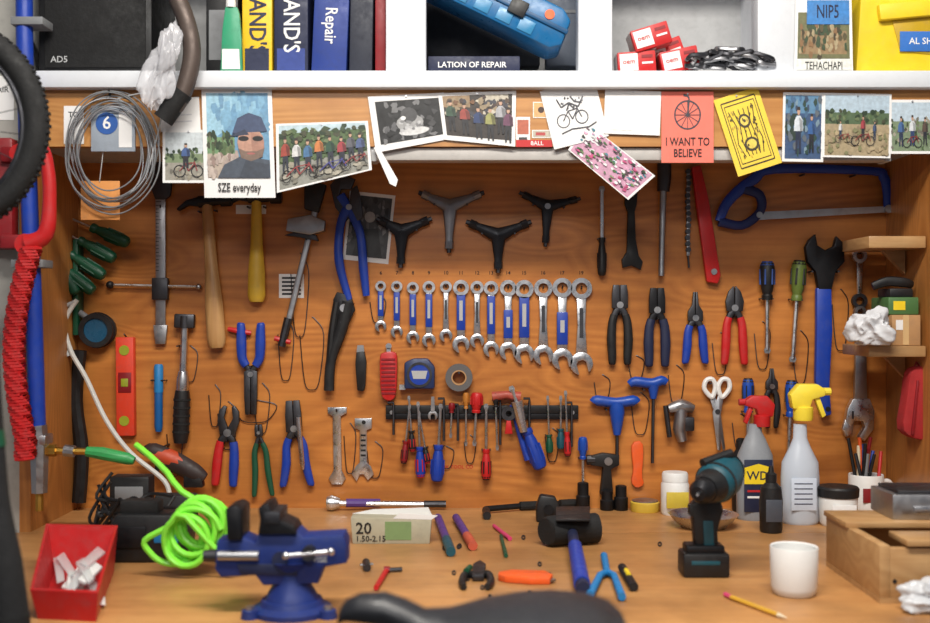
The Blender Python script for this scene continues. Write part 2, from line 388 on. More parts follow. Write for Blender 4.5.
def cc(x0,y0,x1,y1,a=0):
    cx,cy=(x0+x1)/2,(y0+y1)/2; w,h=(x1-x0)/2,(y1-y0)/2; a=radians(a); o=[]
    for x,y in ((-w,-h),(w,-h),(w,h),(-w,h)): o.append((cx+x*cos(a)-y*sin(a),cy+x*sin(a)+y*cos(a)))
    return o
printed('brochure',[(796,-20),(851,-20),(853,72.8),(794,72.8)],0,paper,[((110,110,70),R(.05,.35,.95,.85)),((150,120,80),R(.1,.55,.9,.8)),((60,80,50),el(.5,.5,.3,.1))]+foliage(60,.08,.45,.92,.84,[(140,100,60),(90,80,50),(170,150,110),(70,60,40),(60,80,50)],5,.02,.06)+[((45,125,205),R(.2,.22,.95,.48)),((220,220,210),R(0,.86,1,1))],fr=plane(-0.25),
  extra=lambda g,d:(g.text('NIP5',.57,.35,d,.2,navy),g.text('TEHACHAPI',.5,.93,d,.12,black)),pin=False)
g=G('yellow_storage_bin',plane(-0.22))
g.poly([(856,72.5),(960,72.5),(972,-40),(852,-40),(852,-22),(862,-18)],-90,0,yellow,2)
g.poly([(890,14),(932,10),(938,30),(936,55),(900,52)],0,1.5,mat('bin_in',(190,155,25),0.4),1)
g.poly([(876,6),(960,-2),(964,14),(878,22)],0,8,yellow,1.5); g.box(899,32,960,52,1.5,3,mat('label_blue',(40,105,185),0.6),0.4); g.text('AL SHRINK',930,42,3.2,9,paper); g.done()
# ---------------------------------------------------------------- cards on fascia
printed('photo_print',cc(163,130,215,183,0),1.0,paper,[((190,200,205),R(.05,.05,.95,.45)),((120,140,100),R(.05,.45,.95,.62)),((150,145,132),R(.05,.62,.95,.95))]+foliage(40,.06,.36,.94,.58,GR,2,.02,.06)+foliage(30,.06,.62,.94,.93,GD,61,.02,.06)+bike(.5,.78,.12)+person(.45,.25,.5,(60,90,150),(40,40,50),1.0))
printed('blank_note',cc(160,98,200,131,-3),0.4,paper,[((205,205,210),R(.1,.7,.8,.74)),((205,205,210),R(.1,.5,.8,.54))])
printed('instant_photo',[(202,88),(272,88),(276,198),(205,198)],2,paper,[((95,150,190),R(.06,.05,.94,.82)),((140,190,215),[(.06,.05),(.5,.05),(.3,.4),(.06,.5)])]+foliage(26,.1,.08,.9,.4,[(110,165,200),(125,178,208),(98,150,188)],62,.04,.1)+[((110,150,100),R(.06,.45,.45,.6)),((180,162,145),R(.06,.6,.5,.82))]+foliage(46,.08,.42,.42,.6,GR,3,.02,.05)+foliage(30,.08,.6,.5,.8,[(170,150,140),(190,172,160),(150,125,115)],63,.02,.05)+[
 ((70,80,95),[(.2,.82),(.3,.7),(.55,.62),(.94,.66),(.94,.82)]),((60,68,82),[(.5,.82),(.6,.66),(.94,.7),(.94,.82)]),((190,138,115),el(.68,.5,.19,.14)),((172,120,100),[(.68,.4),(.86,.45),(.87,.55),(.78,.62),(.7,.62)]),((125,100,86),[(.5,.55),(.6,.58),(.76,.58),(.87,.55),(.84,.63),(.68,.67),(.54,.64)]),((60,75,110),[(.42,.42),(.5,.28),(.66,.23),(.84,.27),(.92,.4),(.6,.41)]),((50,60,85),[(.36,.45),(.6,.38),(.66,.43)]),((36,34,36),el(.58,.465,.075,.024)),((36,34,36),el(.78,.465,.075,.024)),((170,90,85),el(.68,.6,.06,.009))],
 extra=lambda g,d:g.text('SZE everyday',.5,.91,d,.11,black))
E=[((175,200,210),R(.02,.02,.98,.3)),((80,105,60),R(.02,.15,.98,.6)),((140,140,130),R(.02,.6,.98,.98))]+foliage(110,.05,.08,.95,.58,GR,8,.02,.07)+foliage(40,.05,.62,.95,.95,GD,64,.02,.06)
for i,(x,s1) in enumerate(((.1,(170,60,45)),(.22,(205,205,205)),(.34,(60,110,160)),(.46,(205,115,50)),(.58,(40,80,60)),(.7,(170,50,60)),(.8,(90,90,100)),(.9,(70,90,140)))): E+=person(x,.2+.06*((i*7)%3)/2,.58,s1,(40,45,60),.5)
E+=bike(.25,.8,.1,.5,(25,25,30),(150,50,50))+bike(.6,.82,.1,.5,(25,25,30),(60,60,140))+bike(.85,.78,.09,.5)
printed('photo_print',[(276,124),(368,121),(372,170),(277,193)],0.9,paper,E)
g_=[((26,26,28),R(.08,.1,.92,.88))]+foliage(60,.12,.15,.88,.84,[(60,60,62),(110,110,112),(40,40,42),(85,85,88),(30,30,32)],12,.03,.09)+[((150,150,150),el(.5,.55,.18,.16)),((70,70,72),el(.5,.4,.11,.15)),((200,200,200),el(.54,.72,.2,.08)),((215,215,215),el(.42,.45,.035,.04))]+foliage(16,.35,.45,.65,.75,[(120,120,122),(180,180,182)],65,.02,.05)
printed('monochrome_photo',[(368,97),(444,93),(451,139),(376,153)],1.6,paper,g_)
E=[((56,48,44),R(.05,.06,.95,.9)),((150,120,85),R(.05,.06,.4,.3)),((180,170,150),R(.6,.06,.9,.28))]+foliage(70,.08,.1,.92,.5,[(90,70,55),(150,130,100),(60,60,70),(190,180,160),(120,80,50),(70,50,45)],14,.02,.07)
for x,s1 in ((.14,(60,90,70)),(.32,(160,60,50)),(.5,(40,60,110)),(.66,(150,150,80)),(.8,(160,160,165)),(.9,(110,60,90))): E+=person(x,.22+.08*sin(x*30),.68,s1,(40,40,45),.6)
printed('photo_print',[(438,94),(516,91),(515,147),(444,140)],2.4,paper,E)
printed('sticker',cc(516,117,530,146),0.2,paper,[((190,90,60),R(.1,.1,.9,.6)),((60,60,60),R(.2,.7,.8,.9))],pin=False)
printed('sticker',cc(532,130,551,138),0.2,paper,[((180,170,150),R(.05,.1,.95,.9)),((190,60,60),R(.2,.3,.7,.7))],pin=False)
printed('sticker',cc(533,102,549,118),0.2,paper,[((225,165,95),R(.05,.05,.95,.95)),((70,40,30),el(.5,.5,.2,.2))],pin=False)
g=G('price_strip',FAS); g.box(516,140,552,147,0.3,.8,red); g.text('8ALL',537,143.5,1.0,6,paper); g.done()
ink=(60,60,70)
def strokes(P,w=.02,c=ink):
    E=[]
    for (x0,y0),(x1,y1) in zip(P,P[1:]):
        dx,dy=x1-x0,y1-y0; L=math.hypot(dx,dy)+1e-6; nx,ny=-dy/L*w,dx/L*w
        E.append((c,[(x0+nx,y0+ny),(x1+nx,y1+ny),(x1-nx,y1-ny),(x0-nx,y0-ny)]))
    return E
printed('greeting_card',cc(546,84,602,144,-14),1.8,paper,bike(.45,.58,.12,1,ink,ink)+strokes([(.25,.2),(.3,.35),(.45,.3),(.6,.4),(.72,.25)],.012)+strokes([(.5,.2),(.55,.3),(.68,.35)],.012)+strokes([(.38,.42),(.45,.32),(.52,.42)],.012)+strokes([(.2,.78),(.4,.74),(.7,.77),(.85,.72)],.01)+foliage(10,.3,.2,.7,.4,[ink,(120,120,130)],66,.01,.03))
E=[((200,140,170),R(.03,.03,.97,.97))]+foliage(170,.05,.05,.93,.93,[(195,60,115),(70,110,60),(60,130,150),(225,225,225),(40,50,45),(214,150,182),(110,145,80),(235,235,235),(90,70,80)],44,.015,.055)
printed('photo_collage',[(586,122),(655,176),(628,200),(568,150)],1.0,paper,E)
printed('blank_card',cc(604,91,660,135,2),2.6,paper,[((205,205,205),R(.1,.9,.5,.92))])
E=[]
o=el(.5,.33,.26,.21,24); i2=el(.5,.33,.23,.185,24)
for k in range(24): E.append((ink,[o[k],o[(k+1)%24],i2[(k+1)%24],i2[k]]))
for k in range(12): E+=strokes([(.5,.33),(.5+.24*cos(k*pi/6),.33+.195*sin(k*pi/6))],.006)
E+=strokes([(.5,.33),(.53,.1),(.5,.06),(.42,.05)],.016)
printed('bicycle_wheel_card',cc(661,92,713,163,0),2.2,salmon,E,extra=lambda g,d:(g.text('I WANT TO',.5,.71,d,.16,black),g.text('BELIEVE',.5,.87,d,.16,black)))
IB=(60,50,30)
E=strokes([(.12,.08),(.88,.08),(.88,.92),(.12,.92),(.12,.08)],.01,IB)+strokes([(.17,.13),(.83,.13),(.83,.87),(.17,.87),(.17,.13)],.007,IB)
for k in range(6): E+=strokes([(.22+.11*k,.2),(.3+.08*k,.4),(.22+.11*k,.62),(.3+.08*k,.8)],.01,IB)
E+=[((70,60,40),el(.5,.36,.13,.09)),((236,204,70),el(.5,.36,.09,.06)),((70,60,40),el(.5,.36,.03,.02)),((70,60,40),el(.5,.66,.16,.09)),((236,204,70),el(.5,.66,.11,.06))]+foliage(40,.2,.18,.8,.82,[(90,76,40),(60,50,30),(200,170,60)],31,.01,.03)
printed('tarot_card',cc(724,92,770,172,-18),2.8,lyel,E)
E=[((50,80,125),R(.06,.04,.94,.96)),((80,130,170),R(.06,.04,.94,.3)),((40,60,50),el(.3,.5,.25,.2))]+foliage(60,.08,.08,.92,.9,[(40,70,60),(60,100,140),(110,140,160),(50,70,100),(90,100,110)],19,.03,.08)+person(.38,.2,.72,(200,208,216),(30,40,70),.9)+person(.7,.3,.6,(40,90,160),(30,30,40),.9)
printed('photo_print',cc(782,93,823,162,1),1.8,paper,E)
E=[((165,188,205),R(.02,.03,.98,.35)),((80,105,70),R(.02,.3,.98,.48)),((165,145,108),R(.02,.48,.98,.97))]+foliage(60,.03,.26,.97,.46,GR,23,.02,.05)+foliage(50,.03,.5,.97,.95,[(160,140,104),(178,156,116),(142,124,92),(130,128,84)],67,.02,.06)+bike(.58,.74,.08,.8)+person(.58,.34,.42,(170,50,60),(40,40,50),.5)+person(.25,.42,.33,(205,205,205),(40,60,90),.5)+person(.75,.42,.33,(60,80,120),(40,60,90),.5)+bike(.3,.72,.06,.8)
printed('landscape_photo',cc(822,94,890,158,1),2.4,paper,E)
E=[((175,195,210),R(.05,.05,.95,.4)),((120,140,105),R(.05,.4,.95,.95))]+foliage(50,.05,.33,.95,.9,GR+GD,27,.02,.06)+person(.25,.3,.6,(60,100,160),(40,50,80),.7)+person(.5,.28,.6,(205,210,215),(40,60,110),.7)+person(.78,.32,.55,(90,70,60),(40,40,50),.7)+bike(.5,.8,.09)
printed('photo_print',cc(889,100,934,154,0),1.2,paper,E)
g=G('paper_label',FAS); g.poly([(64,106),(84,106),(84,144),(64,144)],0,0.5,paper); g.text('TO',74,115,0.6,8,black); g.done()
g=G('paper_tag',FAS)
g.poly([(374,148),(379,147),(398,180),(396,187),(390,184)],2.2,2.6,paper); g.tube([(377,149,0),(377,149,3)],.6,chrome); g.done()
g=G('cable_coil',FAS)
random.seed(5)
for k in range(11):
    R0=38+random.uniform(-6,8); cx=114+random.uniform(-4,4); cy=152+random.uniform(-5,5); ph=random.uniform(0,6)
    P=[(cx+R0*cos(t*2*pi/24)*(1+.05*sin(3*t*.26+ph)),cy+(R0*1.3)*sin(t*2*pi/24),5+2*sin(t*.5+ph)+k*.5) for t in range(24)]
    g.tube(P,0.75,steel if k%2 else grey,n=6,cs=2,closed=True)
g.tube([(148,180,8),(165,110,9),(150,95,8),(120,100,7)],0.8,lgrey,n=6,cs=6)
g.tube([(110,98,0),(112,96,6),(112,92,10)],1.2,black,n=6); g.done()
g=G('cable_box',FAS); g.box(92,106,136,152,0.0,3.5,mat('box_grey',(150,160,172),0.6),0.6); g.disc(108,124,3.5,4,11,mat('label_blue2',(35,85,160),0.5)); g.text('6',108,124,4.2,18,paper); g.box(120,112,133,148,3.5,4,paper); g.done()
g=G('cardboard_tag',plane(-0.235)); g.box(81,181,120,220,0,1.0,mat('tag_orange',(212,142,76),0.7),0.3); g.tube([(100,182,1.5),(102,170,3),(104,150,2)],0.5,lgrey,n=5); g.done()
# ---------------------------------------------------------------- tool primitives
def hook(g,u,v,L=6): 
    g.tube([(u,v,0),(u,v,L),(u,v-2.5,L+1)],0.8,dsteel,n=6)
def screwdriver(name,u,v,ang,hl,hw,sl,sw,m,m2=None,fr=WALL,d=7,tip=True,nub=None):
    g=G(name,fr).at(u,v,ang)
    y=[0,hl*.04,hl*.15,hl*.45,hl*.7,hl*.85,hl*.9,hl]
    r=[hw*.55,hw*.85,hw,hw*.95,hw*.8,hw*.6,hw*.75,hw*.7]
    g.tube([(0,a,d) for a in y],r,m,n=12)
    if m2:
        g.tube([(0,-.3,d),(0,hl*.1,d)],[hw*.7,hw*.98],m2,n=10)
    for k in range(6):
        a=k*pi/3; g.tube([(hw*.92*cos(a),hl*.2,d+hw*.92*sin(a)),(hw*.92*cos(a),hl*.6,d+hw*.85*sin(a))],hw*.16,m2 or m,n=5)
    g.tube([(0,hl*.95,d),(0,hl+sl,d)],sw,chrome,n=8)
    if tip: g.poly([(-sw*.9,hl+sl-3),(sw*.9,hl+sl-3),(sw*1.5,hl+sl),(sw,hl+sl+3),(-sw,hl+sl+3),(-sw*1.5,hl+sl)],d-sw*.4,d+sw*.4,steel)
    if abs(fr[2].y)>.5 and d<12: g.tube([(hw*.8,hl*.97,0),(hw*.8,hl*.97,d)],0.7,dsteel,n=5); g.tube([(-hw*.8,hl*.97,0),(-hw*.8,hl*.97,d)],0.7,dsteel,n=5)
    return g.done()
def pliers(name,u,v,ang,hl,w,L,sp,mL,mR=None,metal=None,kind='cut',d=6,fr=WALL,es=None,hr=3.2):
    g=G(name,fr).at(u,v,ang); mR=mR or mL; metal=metal or dsteel; es=sp*.75 if es is None else es
    for sg,mm in ((-1,mL),(1,mR)):
        if kind=='needle': P=[(sg*.2,4),(sg*w,3),(sg*w,-hl*.25),(sg*w*.45,-hl*.5),(sg*w*.28,-hl),(sg*.2,-hl)]
        elif kind=='cut': P=[(sg*.2,5),(sg*w,3),(sg*w*1.15,-hl*.3),(sg*w*.75,-hl*.75),(sg*1.0,-hl),(sg*.3,-hl*.9),(sg*.3,-hl*.2)]
        elif kind=='wide': P=[(sg*.2,5),(sg*w*.8,3),(sg*w*1.2,-hl*.4),(sg*w*1.1,-hl*.8),(sg*w*.6,-hl),(sg*w*.25,-hl*.95),(sg*w*.5,-hl*.55),(sg*.2,-hl*.2)]
        else: P=[(sg*.2,5),(sg*w,3),(sg*w,-hl*.5),(sg*w*.85,-hl),(sg*.3,-hl)]
        g.poly(P,d-2.2,d+2.0,metal,0.6)
        g.tube([(-sg*w*.3,0,d),(sg*w*.5,L*.12,d),(sg*sp*.8,L*.25,d)],[w*.45,w*.45,hr*.8],metal,n=8,cs=3,fl=.7)
        g.tube([(sg*w*.7,L*.17,d),(sg*sp*.95,L*.32,d),(sg*sp*1.05,L*.6,d),(sg*(es*.6+sp*.4),L*.85,d),(sg*es,L,d),(sg*es,L+1.5,d)],[hr*.9,hr,hr*1.12,hr*1.0,hr*.85,hr*.4],mm,n=10,cs=4,fl=.85)
    g.disc(0,0,d+1.5,d+3,w*.42,steel)
    if fr is WALL: g.tube([(0,L*.16,0),(0,L*.16,d+4),(0,L*.13,d+5)],0.8,dsteel,n=6)
    return g.done()
def cjaw(g,x,y,R0,gap,d0,d1,m,ang=0,open_=1):
    P=[]
    for k in range(15):
        a=radians(55-(290*k/14)); P.append((R0*cos(a),R0*sin(a)))
    P+=[(-gap/2,R0*.85),(-gap/2,-R0*.05),(-gap*.25,-R0*.28),(gap*.25,-R0*.28),(gap/2,-R0*.05),(gap/2,R0*.85)]
    a=radians(ang); P=[(x+p*cos(a)-q*sin(a),y+(p*sin(a)+q*cos(a))*open_) for p,q in P]
    g.poly(P,d0,d1,m,0.4)
def combo(name,u,v0,v1,w,sleeve):
    g=G(name).at(u,0); R0=w*.66; R1=w*.72; yb=v1-R1
    g.ring(0,v0+R0,1.2,5.2,R0,R0*.55,chrome,n=18)
    P=[(-w*.3,v0+R0*1.75),(w*.3,v0+R0*1.75),(w*.24,(v0+v1)/2),(w*.36,yb-R1*.7),(-w*.36,yb-R1*.7),(-w*.24,(v0+v1)/2)]
    g.poly(P,2,4.4,chrome,0.5)
    cjaw(g,0,yb,R1,R1*.85,1.6,5,chrome,ang=-15)
    H=yb-v0
    if sleeve: 
        a,b={1:(.22,.78),2:(.42,.82)}[sleeve]
        g.poly([(-w*.36,v0+H*a),(w*.36,v0+H*a),(w*.36,v0+H*b),(-w*.36,v0+H*b)],1.4,5.2,blue,0.8)
        g.box(-w*.14,v0+H*(a+.1),w*.14,v0+H*(b-.15),5.2,5.35,lgrey)
    else: g.poly([(-w*.12,v0+H*.35),(w*.12,v0+H*.35),(w*.12,v0+H*.7),(-w*.12,v0+H*.7)],4.4,4.6,dsteel)
    hook(g,0,v0+R0,6); return g.done()
xs=[(381,281,332,8,1),(397,281,338,8.5,1),(413,282,344,9,1),(429,281,347,9.5,1),(446,281,342,9,0),(461,280,353,12,1),(477,281,348,10,0),(491,281,357,11,1),(508,280,360,12.5,2),(524,280,364,14,1),(543,279,365,14,0),(562,278,370,15,2),(581,278,375,16,0)]
for i,(u,a,b,w,sl) in enumerate(xs): combo('combination_wrench',u,a,b,w,sl)
g=G('size_labels')
for i,(u,a,b,w,sl) in enumerate(xs): g.text(str(6+i if i<12 else 19),u,273,0.3,5,blackm)
g.text('PARK TOOL CO',455,467,0.3,5,red); g.done()
def ywrench(u,v,ends,m,k=1.0):
    g=G('y_wrench')
    g.sph(u,v,6,7,7,3.5,m)
    for (x,y) in ends:
        dx,dy=x-u,y-v; L=math.hypot(dx,dy); ux,uy=dx/L,dy/L
        g.tube([(u,v,6),(u+dx*.25,v+dy*.25,6),(u+dx*.6,v+dy*.6,6),(x-ux*9,y-uy*9,6)],[8*k,6*k,4*k,3.6*k],m,n=10,cs=3,fl=.6)
        g.tube([(x-ux*11,y-uy*11,6),(x-ux*4,y-uy*4,6)],[4.4*k,4.4*k],m,n=8)
        g.tube([(x-ux*5,y-uy*5,6),(x,y,6)],[2.6*k,2.2*k],dsteel,n=6)
    a,b=ends[0],ends[1]
    g.tube([((u+a[0])/2,(v+a[1])/2+5,0),((u+a[0])/2,(v+a[1])/2+5,9)],0.9,dsteel,n=6)
    g.tube([((u+b[0])/2,(v+b[1])/2+5,0),((u+b[0])/2,(v+b[1])/2+5,9)],0.9,dsteel,n=6)
    g.disc(u,v,8.5,10,3,steel)
    g.done()
blk2=mat('y_black',(36,38,44),0.35,0.5); gry2=mat('y_grey',(135,135,140),0.35,0.8)
ywrench(402,232,[(377,219),(432,219),(401,268)],blk2)
ywrench(450,207,[(419,193),(484,193),(449,253)],gry2)
ywrench(498,236,[(466,222),(531,222),(498,273)],blk2)
ywrench(547,207,[(519,193),(580,199),(545,247)],blk2,.85)
# ---------------------------------------------------------------- left column tools
for i,(u,v,a) in enumerate(((133,252,113),(120,268,118),(110,285,123),(100,300,128),(84,302,150))):
    screwdriver('hex_screwdriver',u,v-8,a,40,6.5,24,1.2,green,None,d=14+i*1.5,tip=False)
g=G('screwdriver_rack'); g.box(79,240,84,335,0,18,green,1); g.done()
g=G('vernier_caliper')
g.box(157,165,167,341,3,6,steel,0.6); g.poly([(148,160),(176,160),(172,196),(167,200),(157,200),(153,190)],2,7,dsteel,0.8)
g.tube([(112,285,6),(200,287,6)],1.6,chrome,n=8); g.box(154,278,170,300,2.5,9,dsteel,1); g.sph(112,285,6,4,4,4,black); g.sph(200,287,6,3,3,3,steel); g.poly([(155,325),(169,325),(167,344),(157,344)],2.5,7,steel,0.6)
for k in range(20): g.box(157.5,202+k*3.6,160.5 if k%5 else 163,202.6+k*3.6,6,6.15,black)
hook(g,162,208); g.done()
def hammer(name,u,v,ang,m,L,hw,head):
    g=G(name).at(u,v,ang)
    g.tube([(0,-4,8),(0,10,8),(0,L*.4,8),(0,L*.7,8),(0,L*.93,8),(0,L,8)],[hw*.6,hw*.65,hw*.75,hw*1.05,hw*1.1,hw*.8],m,n=12,cs=3,fl=.8)
    g.tube([(14,-6,8),(24,-6,8),(25,-6,8)],[6.5,6.8,6],head,n=12); g.tube([(-8,-6,8),(14,-6,8)],[6,4.5],head,n=10)
    g.poly([(-6,-11),(-20,-8),(-30,0),(-28,2),(-18,-3),(-6,-1)],4,12,head,1)
    g.tube([(-8,4,0),(-8,4,13)],1,dsteel,n=6); g.tube([(8,4,0),(8,4,13)],1,dsteel,n=6)
    return g.done()
hammer('claw_hammer',209,208,-4,HANDLE,140,8.5,blackm)
hammer('claw_hammer',258,204,0,mat('handle_yellow',(212,172,52),0.4),98,8,blackm)
g=G('bar_clamp')
g.tube([(322,188,9),(284,346,9)],[3.2,3.2],steel,n=8,fl=.6)
g.poly([(288,232),(290,220),(312,216),(327,222),(326,232),(312,236)],4,15,steel,1.2); g.poly([(286,236),(300,238),(320,242),(318,236),(300,232)],5,13,dsteel,0.8)
g.poly([(306,182),(328,186),(320,214),(306,210)],4,14,black,1.5); g.tube([(290,318,9),(283,346,9)],[4.4,4],dsteel,n=10)
g.tube([(276,338,9),(292,342,9)],[2.5,2.5],red,n=8)
g.tube([(308,240,0),(308,240,12)],1,dsteel,n=6); g.done()
g=G('channel_lock_pliers')
g.poly([(331,186),(342,174),(356,180),(352,190),(342,190),(340,197),(352,214),(347,222),(336,208)],4,9,dsteel,1)
g.poly([(352,190),(358,186),(362,200),(364,218),(356,224),(350,206)],5,10,dsteel,1)
g.tube([(341,196,7),(352,214,7),(361,235,7),(364,268,7),(367,296,7)],[5,4.5,4.2,4.6,3.4],blue,n=10,cs=4,fl=.8)
g.tube([(347,210,8),(341,228,8),(340,262,8),(350,300,8)],[4.8,4.2,4.6,3.4],blue,n=10,cs=4,fl=.8)
g.disc(350,208,9,11,3,steel); g.tube([(351,224,0),(351,224,13)],0.9,dsteel,n=6); g.done()
printed('monochrome_photo',cc(346,193,392,262,6),0.05,paper,[((60,62,65),R(.06,.05,.94,.93))]+foliage(60,.1,.1,.9,.88,[(90,90,92),(40,40,42),(120,120,122),(70,70,72)],51,.03,.08)+[((150,150,150),el(.5,.35,.12,.08)),((35,35,36),[(.2,.93),(.3,.55),(.7,.5),(.85,.93)])],fr=WALL,pin=False)
g=G('instruction_label'); g.box(279,274,304,298,0,0.4,paper)
for k in range(5): g.box(282,277+k*4,301,279+k*4,0.4,0.5,black)
g.done()
g=G('paper_note'); g.box(236,205,266,214,0,0.4,paper); g.done()
g=G('housing_cutter')
g.tube([(349,302,8),(342,330,8),(332,360,8),(330,390,8)],[6.5,6,5,5.2],black,n=10,cs=4,fl=.7); g.tube([(338,302,7),(333,335,7),(329,388,7)],[4,4.2,3.8],black,n=10,cs=4)
g.poly([(334,300),(338,292),(352,296),(356,310),(350,322),(338,320)],3,10,blackm,1); g.disc(345,308,10,12,4,steel); g.tube([(342,322,0),(342,322,12)],0.9,dsteel,n=6); g.done()
g=G('round_work_light'); g.tube([(101,330,0),(101,330,10),(101,330,14)],[16,18,15],black,n=20); g.disc(101,330,14,15,12,mat('lens_dark',(30,80,110),.2)); g.ring(101,330,14,17,17,12,black); g.tube([(92,318,12),(84,312,14)],3,grey); g.done()
g=G('torpedo_level'); g.poly([(118,337),(136,337),(137,435),(119,435)],0.3,9,mat('level_red',(218,64,38),0.4),1.2)
g.box(121,372,134,392,9,9.6,dred,0.4); g.disc(127,350,9,9.6,5,gyel); g.disc(127,420,9,9.6,5,gyel); g.box(124,378,131,386,9.6,10,gyel,0.4); g.tube([(127,338,0),(127,334,9)],0.8,dsteel); g.done()
g=G('marker_pen'); g.tube([(160,364,5),(160,366,5),(160,392,5)],[3.5,4.6,4.6],cyan,n=12); g.tube([(160,392,5),(160,426,5),(160,431,5)],[4.2,4.2,3],mat('mk_blue',(15,90,155),0.4),n=12); g.tube([(153,380,0),(153,380,8),(167,380,8),(167,380,0)],0.7,dsteel,n=5); g.done()
g=G('torque_wrench').at(187,316,2)
g.tube([(0,0,8),(0,12,8)],[5.5,5.5],dsteel,n=12); g.box(-10,-2,10,12,4,12,dsteel,1.5); g.tube([(0,10,8),(0,62,8)],[3.6,3.6],chrome,n=10); g.tube([(0,55,8),(0,62,8),(0,72,8),(0,76,8)],[4.5,6,6,5.5],chrome,n=12); g.tube([(0,74,8),(0,82,8),(0,118,8),(0,126,8)],[7,8,8,6.5],black,n=14)
for k in range(5): g.tube([(0,82+k*8,8),(0,84+k*8,8)],8.6,rubber,n=14)
g.tube([(-6,30,0),(-6,30,12)],.8,dsteel); g.done()
pliers('crimping_pliers',252,374,180,40,6.5,50,9,blue,metal=dsteel,kind='slab',es=10,hr=4.6)
g=G('red_pull_tag'); g.tube([(229,329,4),(240,331,5),(252,333,4)],[2.2,3,2.2],red,n=8,cs=3); g.done()
pliers('cable_cutters',229,432,4,27,9,52,8,red,blue,kind='wide',es=9,hr=4.4)
pliers('tongs',260,432,-4,8,4,62,6,green,kind='slab',es=9,hr=2.8)
pliers('wire_strippers',295,428,-3,28,8,56,9,blue,blue,kind='slab',es=14,hr=4)
g=G('ink_pen'); g.tube([(300,416,12),(304,462,12),(305,468,12)],[2.4,2.4,1],chrome,n=8); g.done()
g=G('chain_wear_gauge'); g.poly([(328,407),(347,407),(347,413),(341,416),(342,470),(346,478),(342,484),(332,484),(329,478),(334,470),(333,416),(328,413)],1,3,chrome,0.4); hook(g,337,411,5); g.done()
g=G('spoke_gauge'); g.poly([(355,418),(372,418),(372,428),(367,430),(367,462),(371,466),(374,474),(368,480),(364,474),(360,474),(357,481),(352,474),(356,466),(360,462),(360,430),(355,428)],1,3,chrome,0.4)
for k in range(5): g.box(361,434+k*5,366,436+k*5,3,3.2,black)
g.disc(364,422,3,3.5,2,black); g.done()
g=G('utility_knife'); g.poly([(357,352),(365,351),(367,362),(366,386),(364,391),(358,390),(356,364)],2,8,black,1); g.poly([(358,345),(364,345),(365,352),(357,352)],4,6,steel); g.done()
g=G('folding_pocket_knife'); g.poly([(382,352),(396,351),(398,358),(397,394),(393,400),(386,400),(381,394),(380,358)],2,9,red,1.5,sm=1)
for k in range(9): g.box(382,358+k*4.2,396,360+k*4.2,9,9.8,dred)
g.box(387,348,391,353,4,6,chrome); g.disc(389,346,4,6,3,chrome); g.done()
g=G('tape_measure'); g.poly([(405,362),(414,358),(428,358),(435,366),(435,388),(405,388)],1,14,mat('tape_case',(28,46,88),0.4),2); g.ring(420,374,14,15,12.5,10,dsteel); g.disc(420,374,14,14.6,10,blue); g.poly([(412,370),(428,370),(426,378),(414,378)],14.6,14.9,lgrey); g.box(400,384,406,389,5,11,chrome); g.done()
g=G('tape_roll'); g.ring(459,377,1,12,13.5,7,mat('tape_dark',(92,90,90),.5),n=28); g.ring(459,377,1.2,12.3,7.5,6.3,card,n=28); g.tube([(459,372,0),(459,372,14)],1,dsteel); g.done()
g=G('cordless_screwdriver',plane(-0.03))
g.tube([(148,452,6),(155,451,6),(178,462,6),(196,472,6),(206,478,6)],[6,9,10.5,9.5,6],mat('gun_black',(50,38,36),0.45),n=12,cs=3,fl=.8)
g.tube([(150,450,6),(170,457,6),(184,463,6)],[6.5,9.5,8],mat('gun_orange',(190,72,38),0.4),n=12,cs=3,fl=.95)
g.tube([(148,452,6),(140,448,6)],[4,2.5],steel,n=8); g.poly([(186,470),(204,474),(206,486),(186,486)],1,12,black,2); g.tube([(160,462,6),(158,472,6)],[3,2],black); g.tube([(165,446,-15),(165,446,8)],1,dsteel); g.done()
# ---------------------------------------------------------------- magnetic strip and small tools
g=G('magnetic_tool_strip'); g.box(386,405,578,413,0,5,black,0.8); g.box(386,413,578,419,0,4,blackm,0.5); g.disc(392,412,5,5.6,2,steel); g.disc(572,412,5,5.6,2,steel); g.done()
def sd(u,v,a,hl,hw,sl,sw,m,m2=None,d=8): screwdriver('screwdriver',u,v,a,hl,hw,sl,sw,m,m2,d=d)
sd(421,476,172+6,30,5,42,1.2,blue,red); sd(437,480,183,36,6.5,38,1.5,blue,None,d=9)
sd(404,462,186,22,3.6,34,1,dred,black); sd(413,450,176,20,3.4,32,1,black,red)
sd(486,478,180,30,5,42,1.5,red,black,d=9); sd(466,392,0,16,3,34,1,mat('amber',(180,115,45),0.3),None)
sd(477,392,3,20,6,30,1.4,red,None); sd(540,467,160,42,7.5,42,2,blue,None,d=13)
sd(549,452,178,18,3.6,36,1,green,None); sd(560,448,180,20,3.8,30,1.1,teal,None); sd(567,455,178,24,3.6,38,1.1,red,black)
sd(452,402,2,10,3,22,1,dred,None,d=9); sd(582,436,0,22,4.5,28,1.4,pblue,None); sd(428,462,170,16,3.2,34,1,black,red); sd(495,392,-2,14,3.2,40,1.1,black,None,d=11)
for u,v0,v1 in ((394,402,434),(444,398,440),(500,400,444),(529,398,436),(571,402,446),(458,404,440)):
    g=G('hex_key'); g.tube([(u-6,v0,6.5),(u,v0,6.5),(u,v0+3,6.5),(u,v1,6.5)],1.3,dsteel,n=6); g.done()
g=G('small_hammer'); g.tube([(511,404,10),(513,412,10),(520,436,10),(528,458,10)],[2,2,2.6,4.5],blue,n=10,cs=3); g.tube([(492,396,10),(506,394,10),(520,396,10)],[5,4,5],mat('hm_red',(165,70,55),0.4),n=12); g.done()
